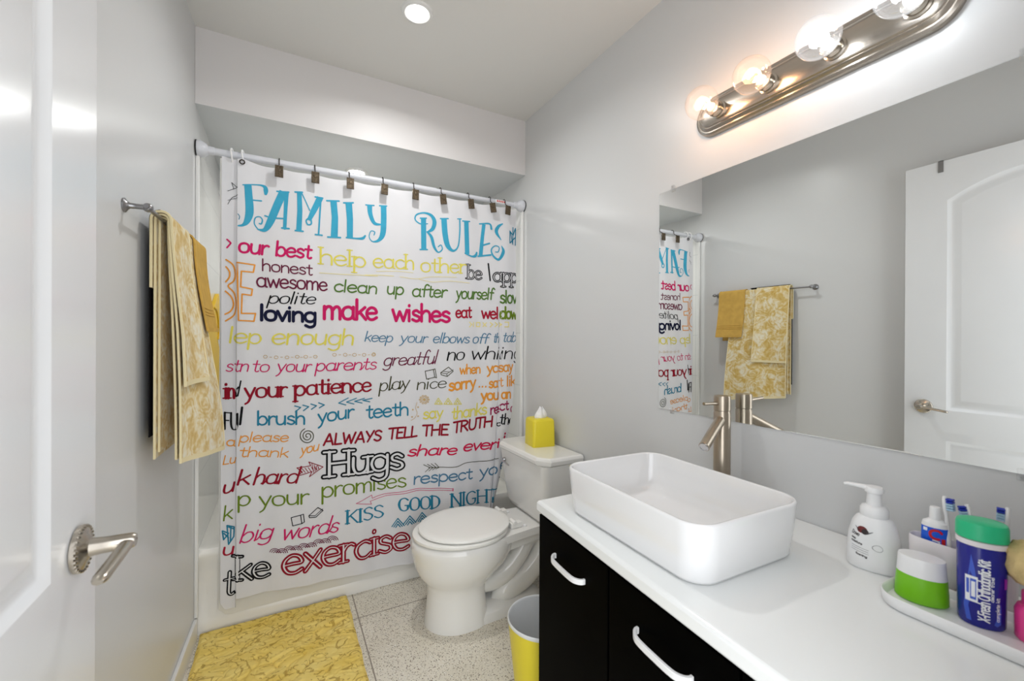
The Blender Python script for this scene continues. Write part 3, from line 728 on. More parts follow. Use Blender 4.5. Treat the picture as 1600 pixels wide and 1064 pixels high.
('teal2',0,[(0.6482,0.9321,0.00453),(0.6054,0.9207,0.00448),(0.6375,0.9108,0.00452)]),
('teal2',0,[(0.6843,0.9293,0.00457),(0.6407,0.923,0.00452),(0.6734,0.9135,0.00455)]),
('olive',1,[(0.4081,0.7765,0.00373),(0.4055,0.7763,0.00373),(0.4027,0.7781,0.00373),(0.4009,0.7818,0.00373),(0.4011,0.7864,0.00373),(0.4038,0.7903,0.00373),(0.4087,0.7918,0.00373),(0.4143,0.79,0.00374),(0.4188,0.7848,0.00374),(0.4205,0.7773,0.00375),(0.4183,0.7699,0.00374),(0.4123,0.765,0.00374),(0.4041,0.7645,0.00373),(0.396,0.7694,0.00372),(0.3907,0.7785,0.00372),(0.3902,0.7894,0.00372),(0.3953,0.7989,0.00372),(0.4048,0.8039,0.00373),(0.4162,0.8021,0.00374),(0.4262,0.7936,0.00375),(0.4314,0.7803,0.00376),(0.4296,0.7661,0.00375),(0.421,0.7554,0.00375),(0.4076,0.7518,0.00373),(0.3934,0.757,0.00372),(0.3826,0.7698,0.00371),(0.3788,0.787,0.00371),(0.3837,0.8035,0.00371),(0.3962,0.8143,0.00372)]),
('olive',0,[(0.9401,1.0504,0.00363),(0.9839,1.0576,0.00367),(0.9917,1.0181,0.00367),(0.9478,1.0101,0.00364),(0.9401,1.0504,0.00363)]),
('olive',0,[(0.9839,1.0576,0.00367),(0.9934,1.0597,0.00368),(1.0019,1.0141,0.00368),(0.9917,1.0181,0.00367),(0.9839,1.0576,0.00367)]),
('olive',0,[(1.0236,1.0391,0.0037),(1.0637,1.0677,0.00373),(1.0888,1.0457,0.00375),(1.0574,1.0194,0.00373),(1.0262,1.0292,0.0037),(1.0236,1.0391,0.0037)]),
('olive',0,[(1.0236,1.0391,0.00308),(1.0547,1.0331,0.0031),(1.0888,1.0532,0.00313)]),
('olive',0,[(1.0547,1.0331,0.0031),(1.0574,1.0194,0.00311)]),
('olive',0,[(1.0384,1.0461,0.00247),(1.0677,1.0426,0.00249)]),
('black',0,[(0.3448,0.4318,0.00341),(0.3815,0.4371,0.00344),(0.3865,0.3995,0.00345),(0.351,0.395,0.00342),(0.3448,0.4318,0.00341)]),
('black',0,[(0.3815,0.4371,0.00344),(0.3926,0.4398,0.00345),(0.3965,0.4051,0.00346),(0.3865,0.3995,0.00345),(0.3815,0.4371,0.00344)]),
('black',0,[(0.4139,0.4287,0.00347),(0.4505,0.4546,0.0035),(0.4724,0.4365,0.00352),(0.443,0.414,0.0035),(0.4164,0.4192,0.00348),(0.4139,0.4287,0.00347)]),
('black',0,[(0.4139,0.4287,0.00278),(0.4391,0.4218,0.0028),(0.4711,0.4438,0.00282)]),
('tan',0,[(0.9358,0.9077,0.00242),(0.9632,0.906,0.00243)]),
('tan',1,[(0.9627,0.906,0.00183),(0.9598,0.9025,0.00182),(0.9541,0.9029,0.00182),(0.9513,0.9068,0.00182),(0.9541,0.9103,0.00182),(0.9598,0.9099,0.00182),(0.9627,0.906,0.00183)]),
('tan',0,[(0.9358,0.9077,0.00242),(0.958,0.8928,0.00243)]),
('tan',1,[(0.9586,0.8956,0.00182),(0.9558,0.8921,0.00182),(0.9501,0.8924,0.00182),(0.9473,0.8963,0.00182),(0.9501,0.8998,0.00182),(0.9558,0.8994,0.00182),(0.9586,0.8956,0.00182)]),
('tan',0,[(0.9358,0.9077,0.00242),(0.9444,0.8853,0.00242)]),
('tan',1,[(0.9481,0.8896,0.00182),(0.9453,0.8862,0.00182),(0.9396,0.8865,0.00182),(0.9368,0.8904,0.00181),(0.9396,0.8939,0.00182),(0.9452,0.8935,0.00182),(0.9481,0.8896,0.00182)]),
('tan',0,[(0.9358,0.9077,0.00242),(0.9275,0.8864,0.00241)]),
('tan',1,[(0.935,0.8905,0.00181),(0.9322,0.887,0.00181),(0.9266,0.8874,0.00181),(0.9238,0.8913,0.00181),(0.9266,0.8947,0.00181),(0.9322,0.8944,0.00181),(0.935,0.8905,0.00181)]),
('tan',0,[(0.9358,0.9077,0.00242),(0.914,0.8956,0.00241)]),
('tan',1,[(0.9245,0.8978,0.00181),(0.9217,0.8943,0.00181),(0.9161,0.8947,0.00181),(0.9133,0.8985,0.00181),(0.9161,0.902,0.00181),(0.9217,0.9016,0.00181),(0.9245,0.8978,0.00181)]),
('tan',0,[(0.9358,0.9077,0.00242),(0.9087,0.9094,0.0024)]),
('tan',1,[(0.9205,0.9087,0.00181),(0.9177,0.9052,0.00181),(0.9121,0.9055,0.0018),(0.9093,0.9094,0.0018),(0.9121,0.9128,0.0018),(0.9176,0.9125,0.00181),(0.9205,0.9087,0.00181)]),
('tan',0,[(0.9358,0.9077,0.00242),(0.9138,0.9225,0.00241)]),
('tan',1,[(0.9244,0.9191,0.00181),(0.9216,0.9156,0.00181),(0.916,0.9159,0.00181),(0.9132,0.9197,0.00181),(0.916,0.9232,0.00181),(0.9216,0.9229,0.00181),(0.9244,0.9191,0.00181)]),
('tan',0,[(0.9358,0.9077,0.00242),(0.9273,0.9301,0.00241)]),
('tan',1,[(0.9348,0.925,0.00181),(0.932,0.9215,0.00181),(0.9264,0.9219,0.00181),(0.9236,0.9257,0.00181),(0.9264,0.9292,0.00181),(0.932,0.9289,0.00181),(0.9348,0.925,0.00181)]),
('tan',0,[(0.9358,0.9077,0.00242),(0.9441,0.9291,0.00242)]),
('tan',1,[(0.9479,0.9243,0.00182),(0.945,0.9208,0.00182),(0.9394,0.9211,0.00182),(0.9366,0.925,0.00181),(0.9394,0.9285,0.00182),(0.945,0.9281,0.00182),(0.9479,0.9243,0.00182)]),
('tan',0,[(0.9358,0.9077,0.00242),(0.9579,0.92,0.00243)]),
('tan',1,[(0.9585,0.9171,0.00182),(0.9557,0.9135,0.00182),(0.95,0.9139,0.00182),(0.9472,0.9178,0.00182),(0.95,0.9213,0.00182),(0.9556,0.9209,0.00182),(0.9585,0.9171,0.00182)]),
('tan',1,[(0.8978,0.8969,0.0024),(0.8919,0.8674,0.0024),(0.8993,0.8428,0.0024),(0.886,0.8199,0.00239),(0.868,0.8107,0.00238)]),
('tan',1,[(0.9072,0.8723,0.003),(0.9056,0.8703,0.003),(0.9024,0.8705,0.003),(0.9009,0.8727,0.003),(0.9024,0.8747,0.003),(0.9056,0.8745,0.003),(0.9072,0.8723,0.003)]),
('tan',1,[(0.8799,0.8623,0.00299),(0.8784,0.8603,0.00299),(0.8752,0.8605,0.00298),(0.8736,0.8627,0.00298),(0.8752,0.8647,0.00298),(0.8783,0.8645,0.00299),(0.8799,0.8623,0.00299)]),
('tan',1,[(0.9074,0.8272,0.00301),(0.9058,0.8252,0.003),(0.9026,0.8255,0.003),(0.9011,0.8277,0.003),(0.9026,0.8296,0.003),(0.9058,0.8294,0.003),(0.9074,0.8272,0.00301)]),
('tan',1,[(0.8759,0.8268,0.00298),(0.8743,0.8248,0.00298),(0.8712,0.8251,0.00298),(0.8696,0.8273,0.00298),(0.8711,0.8292,0.00298),(0.8743,0.829,0.00298),(0.8759,0.8268,0.00298)]),
('yellow',0,[(0.9911,0.881,0.00367),(1.0113,0.9103,0.00369),(1.0333,0.8781,0.00371)]),
('yellow',0,[(1.0012,0.8803,0.0043),(1.0114,0.898,0.00431),(1.023,0.8788,0.00432)]),
('yellow',0,[(0.9911,0.881,0.00367),(1.0333,0.8775,0.00371)]),
('yellow',0,[(1.0411,0.8775,0.00371),(1.0618,0.9072,0.00373),(1.0843,0.8746,0.00375)]),
('yellow',0,[(1.0515,0.8768,0.00434),(1.0619,0.8948,0.00435),(1.0738,0.8753,0.00436)]),
('yellow',0,[(1.0411,0.8775,0.00371),(1.0843,0.874,0.00375)]),
('yellow',0,[(1.0923,0.8741,0.00376),(1.1134,0.9041,0.00377),(1.1365,0.871,0.00379)]),
('yellow',0,[(1.1029,0.8733,0.00439),(1.1135,0.8915,0.0044),(1.1257,0.8718,0.00441)]),
('yellow',0,[(1.0923,0.8741,0.00376),(1.1365,0.8704,0.00379)]),
('darkred',0,[(0.366,0.646,0.00343),(0.4206,0.6481,0.00348),(0.413,0.6658,0.00347),(0.4717,0.6326,0.00352),(0.4158,0.6001,0.00347),(0.4258,0.6209,0.00348),(0.371,0.6109,0.00343),(0.387,0.6265,0.00345),(0.366,0.646,0.00343)]),
('darkred',0,[(0.3734,0.6408,0.00275),(0.3882,0.6208,0.00276)]),
('darkred',0,[(0.3857,0.6412,0.00276),(0.3994,0.6212,0.00277)]),
('darkred',0,[(0.3981,0.6415,0.00277),(0.4107,0.6217,0.00278)]),
('darkred',0,[(0.4106,0.6418,0.00278),(0.422,0.6221,0.00278)]),
('darkred',0,[(0.4232,0.6422,0.00278),(0.4333,0.6226,0.00279)]),
('darkred',0,[(0.4358,0.6425,0.00279),(0.4448,0.6231,0.0028)]),
('darkred',0,[(0.4485,0.6429,0.0028),(0.4563,0.6235,0.00281)]),
('darkred',0,[(0.4256,0.6558,0.00279),(0.4334,0.6142,0.00279)]),
('darkred',0,[(0.4345,0.649,0.00279),(0.4397,0.6189,0.0028)]),
('darkred',0,[(0.4434,0.6422,0.0028),(0.446,0.6236,0.0028)]),
('darkred',0,[(0.4524,0.6353,0.0028),(0.4524,0.6283,0.0028)]),
('olive',1,[(1.0181,0.5562,0.00308),(1.1098,0.5472,0.00314),(1.1706,0.5591,0.00318),(1.2758,0.5515,0.00326),(1.3559,0.5581,0.00331)]),
('olive',0,[(0.9336,0.5813,0.00302),(0.9673,0.562,0.00305)]),
('olive',0,[(0.9424,0.5437,0.00303),(0.9673,0.562,0.00305)]),
('olive',0,[(0.9534,0.581,0.00304),(0.9837,0.5597,0.00306)]),
('olive',0,[(0.9611,0.5459,0.00304),(0.9837,0.5597,0.00306)]),
('olive',0,[(0.9735,0.5807,0.00305),(1.0002,0.5574,0.00307)]),
('olive',0,[(0.9799,0.548,0.00305),(1.0002,0.5574,0.00307)]),
('olive',0,[(0.9937,0.5804,0.00306),(1.0168,0.5551,0.00308)]),
('olive',0,[(0.9989,0.5502,0.00307),(1.0168,0.5551,0.00308)]),
('olive',0,[(0.961,0.5617,0.00304),(1.0194,0.556,0.00308)]),
('magenta',1,[(1.0888,0.4367,0.00266),(0.9694,0.4562,0.00259),(0.8905,0.4678,0.00255),(0.8145,0.4614,0.0025),(0.741,0.4639,0.00246),(0.6875,0.4523,0.00243)]),
('magenta',1,[(1.0888,0.4274,0.00266),(0.9694,0.4458,0.00259),(0.897,0.4578,0.00255),(0.8208,0.4516,0.00251),(0.7531,0.4544,0.00247),(0.6993,0.4441,0.00244)]),
('magenta',0,[(1.0888,0.438,0.00466),(1.0889,0.426,0.00466)]),
('magenta',0,[(0.6875,0.4523,0.00243),(0.6851,0.4685,0.00243),(0.6137,0.4437,0.00239),(0.6841,0.4249,0.00243),(0.6782,0.4406,0.00243),(0.7005,0.4439,0.00244)]),
('teal2',0,[(0.7806,0.298,0.00497),(0.8088,0.3334,0.005),(0.839,0.2947,0.00504)]),
('teal2',0,[(0.7898,0.2942,0.00498),(0.8089,0.3197,0.005),(0.8296,0.2929,0.00503)]),
('teal2',0,[(0.7991,0.2904,0.00499),(0.8089,0.3059,0.005),(0.8202,0.291,0.00502)]),
('teal2',0,[(0.8352,0.3037,0.00503),(0.8642,0.3396,0.00507),(0.8951,0.3004,0.0051)]),
('teal2',0,[(0.8447,0.2999,0.00504),(0.8642,0.3257,0.00507),(0.8855,0.2986,0.00509)]),
('teal2',0,[(0.8542,0.296,0.00506),(0.8643,0.3117,0.00507),(0.8759,0.2967,0.00508)]),
('teal2',0,[(0.8977,0.3057,0.00511),(0.9275,0.3422,0.00514),(0.9594,0.3024,0.00518)]),
('teal2',0,[(0.9074,0.3018,0.00512),(0.9276,0.328,0.00514),(0.9494,0.3005,0.00517)]),
('teal2',0,[(0.9172,0.2979,0.00513),(0.9276,0.3138,0.00514),(0.9395,0.2986,0.00515)]),
('teal2',0,[(0.0945,0.4201,0.00511),(0.0989,0.3827,0.00511),(0.1159,0.4059,0.00514),(0.0956,0.4199,0.00511)]),
('teal2',0,[(0.1104,0.4392,0.00513),(0.116,0.3609,0.00514)]),
('teal2',0,[(0.1104,0.4392,0.00513),(0.1352,0.4289,0.00516),(0.1342,0.3891,0.00516),(0.116,0.3597,0.00514)]),
('teal2',0,[(0.1239,0.4332,0.00515),(0.1224,0.3691,0.00515)]),
('teal2',0,[(0.0999,0.4094,0.00511),(0.1159,0.3867,0.00514)]),
('teal2',0,[(0.1158,0.4317,0.00514),(0.1331,0.4216,0.00516)]),
('maroon',1,[(0.3045,0.2875,0.00304),(0.2998,0.2986,0.00304),(0.2898,0.3067,0.00303),(0.2789,0.3092,0.00302),(0.2691,0.3056,0.00301),(0.2647,0.2969,0.00301)]),
('maroon',1,[(0.2974,0.2885,0.00303),(0.2944,0.2957,0.00303),(0.2879,0.3009,0.00303),(0.2809,0.3026,0.00302),(0.2745,0.3002,0.00302),(0.2717,0.2946,0.00301)]),
('maroon',1,[(0.2903,0.2895,0.00303),(0.289,0.2928,0.00303),(0.2861,0.2952,0.00302),(0.2829,0.2959,0.00302),(0.28,0.2948,0.00302),(0.2787,0.2923,0.00302)]),
('maroon',1,[(0.332,0.2824,0.00306),(0.3272,0.2935,0.00306),(0.3171,0.3018,0.00305),(0.3061,0.3043,0.00304),(0.2961,0.3006,0.00303),(0.2917,0.2919,0.00303)]),
('maroon',1,[(0.3248,0.2834,0.00306),(0.3217,0.2906,0.00305),(0.3152,0.296,0.00305),(0.3081,0.2976,0.00304),(0.3016,0.2952,0.00304),(0.2987,0.2895,0.00303)]),
('maroon',1,[(0.3176,0.2844,0.00305),(0.3162,0.2877,0.00305),(0.3133,0.2901,0.00305),(0.31,0.2909,0.00304),(0.3071,0.2898,0.00304),(0.3058,0.2872,0.00304)]),
('maroon',1,[(0.3598,0.2882,0.00308),(0.355,0.2994,0.00308),(0.3447,0.3077,0.00307),(0.3335,0.3102,0.00306),(0.3235,0.3065,0.00305),(0.3189,0.2977,0.00305)]),
('maroon',1,[(0.3525,0.2892,0.00308),(0.3494,0.2965,0.00307),(0.3428,0.3018,0.00307),(0.3356,0.3035,0.00306),(0.329,0.3011,0.00306),(0.3261,0.2953,0.00306)]),
('maroon',1,[(0.3453,0.2902,0.00307),(0.3439,0.2935,0.00307),(0.3409,0.296,0.00307),(0.3376,0.2967,0.00307),(0.3346,0.2956,0.00306),(0.3333,0.293,0.00306)]),
('maroon',1,[(0.3881,0.283,0.00311),(0.3832,0.2943,0.0031),(0.3728,0.3027,0.00309),(0.3614,0.3052,0.00308),(0.3512,0.3015,0.00308),(0.3466,0.2926,0.00307)]),
('maroon',1,[(0.3807,0.284,0.0031),(0.3776,0.2913,0.0031),(0.3708,0.2968,0.00309),(0.3635,0.2984,0.00309),(0.3569,0.296,0.00308),(0.3539,0.2903,0.00308)]),
('maroon',1,[(0.3734,0.2851,0.00309),(0.3719,0.2884,0.00309),(0.3689,0.2909,0.00309),(0.3655,0.2916,0.00309),(0.3625,0.2905,0.00309),(0.3612,0.2879,0.00308)]),
('maroon',1,[(0.4168,0.2889,0.00313),(0.4118,0.3003,0.00312),(0.4012,0.3087,0.00312),(0.3897,0.3112,0.00311),(0.3793,0.3075,0.0031),(0.3747,0.2985,0.00309)]),
('maroon',1,[(0.4093,0.2899,0.00312),(0.4061,0.2973,0.00312),(0.3992,0.3027,0.00311),(0.3918,0.3044,0.00311),(0.3851,0.302,0.0031),(0.382,0.2961,0.0031)]),
('maroon',1,[(0.4018,0.2909,0.00312),(0.4004,0.2943,0.00312),(0.3973,0.2968,0.00311),(0.3939,0.2975,0.00311),(0.3908,0.2964,0.00311),(0.3894,0.2938,0.00311)]),
('maroon',1,[(0.4459,0.2836,0.00315),(0.4409,0.2951,0.00315),(0.4301,0.3036,0.00314),(0.4185,0.3062,0.00313),(0.4079,0.3024,0.00312),(0.4032,0.2934,0.00312)]),
('maroon',1,[(0.4383,0.2847,0.00315),(0.435,0.2921,0.00314),(0.4281,0.2976,0.00314),(0.4206,0.2993,0.00313),(0.4137,0.2969,0.00313),(0.4107,0.291,0.00312)]),
('maroon',1,[(0.4307,0.2857,0.00314),(0.4292,0.2891,0.00314),(0.4261,0.2916,0.00314),(0.4227,0.2924,0.00313),(0.4196,0.2913,0.00313),(0.4182,0.2886,0.00313)]),
('maroon',1,[(0.4754,0.2896,0.00317),(0.4703,0.3012,0.00317),(0.4594,0.3097,0.00316),(0.4476,0.3123,0.00315),(0.4369,0.3085,0.00314),(0.4321,0.2994,0.00314)]),
('maroon',1,[(0.4677,0.2906,0.00317),(0.4644,0.2981,0.00317),(0.4574,0.3037,0.00316),(0.4497,0.3053,0.00315),(0.4428,0.3029,0.00315),(0.4397,0.297,0.00315)]),
('maroon',1,[(0.46,0.2917,0.00316),(0.4585,0.2951,0.00316),(0.4553,0.2976,0.00316),(0.4518,0.2984,0.00316),(0.4487,0.2973,0.00315),(0.4473,0.2946,0.00315)]),
('maroon',1,[(0.5054,0.2843,0.0032),(0.5002,0.2959,0.00319),(0.4892,0.3046,0.00319),(0.4772,0.3072,0.00318),(0.4663,0.3033,0.00317),(0.4614,0.2942,0.00316)]),
('maroon',1,[(0.4976,0.2853,0.00319),(0.4942,0.2929,0.00319),(0.4871,0.2985,0.00318),(0.4793,0.3002,0.00318),(0.4723,0.2977,0.00317),(0.4691,0.2918,0.00317)]),
('maroon',1,[(0.4898,0.2864,0.00319),(0.4883,0.2898,0.00318),(0.485,0.2924,0.00318),(0.4815,0.2931,0.00318),(0.4783,0.292,0.00318),(0.4768,0.2893,0.00318)]),
('maroon',1,[(0.5358,0.2903,0.00322),(0.5306,0.3021,0.00322),(0.5193,0.3108,0.00321),(0.5071,0.3134,0.0032),(0.4961,0.3095,0.00319),(0.4912,0.3002,0.00319)]),
('maroon',1,[(0.5279,0.2914,0.00322),(0.5245,0.299,0.00321),(0.5172,0.3046,0.00321),(0.5093,0.3063,0.0032),(0.5022,0.3038,0.0032),(0.499,0.2978,0.00319)]),
('maroon',1,[(0.52,0.2925,0.00321),(0.5184,0.2959,0.00321),(0.5151,0.2985,0.00321),(0.5115,0.2992,0.0032),(0.5083,0.2981,0.0032),(0.5068,0.2954,0.0032)]),
('black',0,[(1.3696,0.4481,0.0113),(1.3871,0.449,0.01134)]),
('black',1,[(1.3745,0.4283,0.01555),(1.3699,0.4008,0.00989),(1.3573,0.3788,0.00564)]),
]
INK = {'teal': (62, 160, 192), 'magenta': (196, 25, 95), 'yellow': (219, 208, 92), 'maroon': (104, 30, 60), 'black': (14, 14, 18), 'navy': (16, 20, 52), 'orange': (226, 150, 58), 'green': (84, 118, 52), 'steel': (76, 122, 152), 'red': (160, 22, 48), 'olive': (62, 62, 36), 'tan': (200, 168, 110), 'teal2': (36, 122, 152), 'darkred': (140, 12, 36), 'crimson': (198, 20, 70), 'pgreen': (104, 128, 34), 'sand': (232, 220, 150), 'plum': (150, 30, 80)}

# ------------------------------------------------------------------ materials
def wall_paint(name, col, rough):
    k = NT(name)
    v = k.coords()
    n1 = k.noise(v, 1.3, 2)
    c = lin(col)
    k.link(k.ramp(n1.outputs['Fac'], [(0.3, tuple(x * .985 for x in c[:3]) + (1,)), (0.7, c)]), k.b.inputs['Base Color'])
    k.b.inputs['Roughness'].default_value = rough
    k.b.inputs['Specular IOR Level'].default_value = 0.4
    k.bump(k.noise(v, 260, 3).outputs['Fac'], 0.04, 0.001)
    return k.m


def terrazzo():
    k = NT('terrazzo_tile')
    v = k.coords()
    base = k.ramp(k.noise(v, 5, 4).outputs['Fac'], [(.3, lin((222, 215, 198))), (.7, lin((236, 230, 216)))])
    col = base
    for sc, th, dark in ((150, .30, (138, 122, 100)), (110, .24, (104, 92, 76)), (95, .26, (240, 236, 226)), (240, .34, (160, 148, 128))):
        vo = k.node('ShaderNodeTexVoronoi')
        vo.inputs['Scale'].default_value = sc
        k.link(v, vo.inputs['Vector'])
        sel = k.node('ShaderNodeTexWhiteNoise', noise_dimensions='3D')
        k.link(vo.outputs['Position'], sel.inputs['Vector'])
        near = k.math('LESS_THAN', vo.outputs['Distance'], th)
        pick = k.math('LESS_THAN', sel.outputs['Value'], .42)
        col = k.mix(k.math('MULTIPLY', near, pick), col, lin(dark))
    sp = k.node('ShaderNodeSeparateXYZ')
    k.link(v, sp.inputs[0])
    g = None
    for ax, o in (('X', .603), ('Y', 1.932)):
        t = k.math('DIVIDE', k.math('SUBTRACT', sp.outputs[ax], o), .61)
        d = k.math('ABSOLUTE', k.math('SUBTRACT', t, k.math('ROUND', t)))
        e = k.math('LESS_THAN', d, .0042)
        g = e if g is None else k.math('MAXIMUM', g, e)
    col = k.mix(g, col, lin((150, 140, 126)))
    k.link(col, k.b.inputs['Base Color'])
    k.b.inputs['Roughness'].default_value = .38
    k.bump(k.math('SUBTRACT', 1.0, g), .25, .002)
    return k.m


def white_tile():
    k = NT('white_wall_tile')
    v = k.coords()
    sp = k.node('ShaderNodeSeparateXYZ')
    k.link(v, sp.inputs[0])
    g = None
    for ax, o, s in (('X', .05, .30), ('Y', 2.13, .30), ('Z', .35, .30)):
        t = k.math('DIVIDE', k.math('SUBTRACT', sp.outputs[ax], o), s)
        d = k.math('ABSOLUTE', k.math('SUBTRACT', t, k.math('ROUND', t)))
        e = k.math('LESS_THAN', d, .006)
        g = e if g is None else k.math('MAXIMUM', g, e)
    k.link(k.mix(g, lin((234, 234, 232)), lin((212, 214, 213))), k.b.inputs['Base Color'])
    k.b.inputs['Roughness'].default_value = .12
    k.bump(k.math('SUBTRACT', 1.0, g), .2, .001)
    return k.m


def cloth_white(name, col, trans):
    k = NT(name)
    v = k.coords()
    d = k.node('ShaderNodeBsdfDiffuse')
    t = k.node('ShaderNodeBsdfTranslucent')
    c = k.ramp(k.noise(v, 4, 2).outputs['Fac'], [(.3, tuple(x * .98 for x in lin(col)[:3]) + (1,)), (.7, lin(col))])
    k.link(c, d.inputs['Color'])
    k.link(c, t.inputs['Color'])
    mx = k.node('ShaderNodeMixShader')
    mx.inputs[0].default_value = trans
    k.link(d.outputs[0], mx.inputs[1])
    k.link(t.outputs[0], mx.inputs[2])
    k.link(mx.outputs[0], k.out.inputs['Surface'])
    return k.m


def floral_towel():
    k = NT('floral_terry')
    v = k.coords()
    n1 = k.noise(v, 17, 6, .7, .5)
    vo = k.node('ShaderNodeTexVoronoi')
    vo.inputs['Scale'].default_value = 11
    n0 = k.noise(v, 9, 3)
    k.link(k.mix(.12, v, n0.outputs['Color']), vo.inputs['Vector'])
    pet = k.math('SINE', k.math('MULTIPLY', vo.outputs['Distance'], 34.0))
    f = k.math('ADD', k.math('MULTIPLY', pet, .05), n1.outputs['Fac'])
    c = k.ramp(f, [(.30, lin((206, 168, 86))), (.44, lin((218, 188, 116))), (.53, lin((230, 212, 164))), (.64, lin((238, 230, 206)))])
    k.link(c, k.b.inputs['Base Color'])
    k.b.inputs['Roughness'].default_value = .95
    k.b.inputs['Specular IOR Level'].default_value = .1
    k.b.inputs['Sheen Weight'].default_value = .25
    k.bump(k.noise(v, 420, 2).outputs['Fac'], .7, .004)
    return k.m


def rug_pile():
    """yellow pile with an outlined leaf pattern in darker, sunken lines"""
    k = NT('yellow_rug_pile')
    v = k.coords((1, 1.7, 1))
    base = k.ramp(k.noise(v, 7, 4).outputs['Fac'], [(.3, lin((240, 208, 104))), (.7, lin((248, 224, 138)))])
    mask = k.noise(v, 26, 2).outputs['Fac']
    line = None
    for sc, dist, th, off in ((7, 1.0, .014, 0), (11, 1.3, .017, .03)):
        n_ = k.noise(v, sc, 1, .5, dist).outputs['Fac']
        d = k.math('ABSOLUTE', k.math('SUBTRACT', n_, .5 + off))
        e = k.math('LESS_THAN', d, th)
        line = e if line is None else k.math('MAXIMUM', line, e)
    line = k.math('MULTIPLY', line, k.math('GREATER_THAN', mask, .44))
    k.link(k.mix(k.math('MULTIPLY', line, .55), base, lin((150, 112, 40))), k.b.inputs['Base Color'])  # lines tinted darker brown, same mask as the bump
    k.b.inputs['Roughness'].default_value = .95
    k.b.inputs['Specular IOR Level'].default_value = .1
    hgt = k.math('ADD', k.math('MULTIPLY', k.noise(v, 330, 2).outputs['Fac'], .5), k.math('MULTIPLY', line, -1.0))
    k.bump(hgt, .7, .004)
    return k.m


def clear_glass(name, milk=0.0, tint=(1, 1, 1)):
    k = NT(name)
    t = k.node('ShaderNodeBsdfTransparent')
    t.inputs[0].default_value = tint + (1,)
    g = k.node('ShaderNodeBsdfGlossy')
    g.inputs['Roughness'].default_value = .03
    lw_ = k.node('ShaderNodeLayerWeight')
    mx = k.node('ShaderNodeMixShader')
    fac_ = k.math('MULTIPLY_ADD', k.math('POWER', lw_.outputs['Facing'], 2.2), .55, .04)
    k.link(fac_, mx.inputs[0])
    k.link(t.outputs[0], mx.inputs[1])
    k.link(g.outputs[0], mx.inputs[2])
    fd = k.node('ShaderNodeBsdfTranslucent')
    fd.inputs[0].default_value = (.95, .95, .96, 1)
    m2 = k.node('ShaderNodeMixShader')
    m2.inputs[0].default_value = milk
    k.link(mx.outputs[0], m2.inputs[1])
    k.link(fd.outputs[0], m2.inputs[2])
    k.link(m2.outputs[0], k.out.inputs['Surface'])
    return k.m


def mirror_glass():
    k = NT('mirror_silvering')
    g = k.node('ShaderNodeBsdfGlossy')
    g.inputs['Color'].default_value = (.89, .905, .895, 1)
    g.inputs['Roughness'].default_value = .0
    k.link(g.outputs[0], k.out.inputs['Surface'])
    return k.m


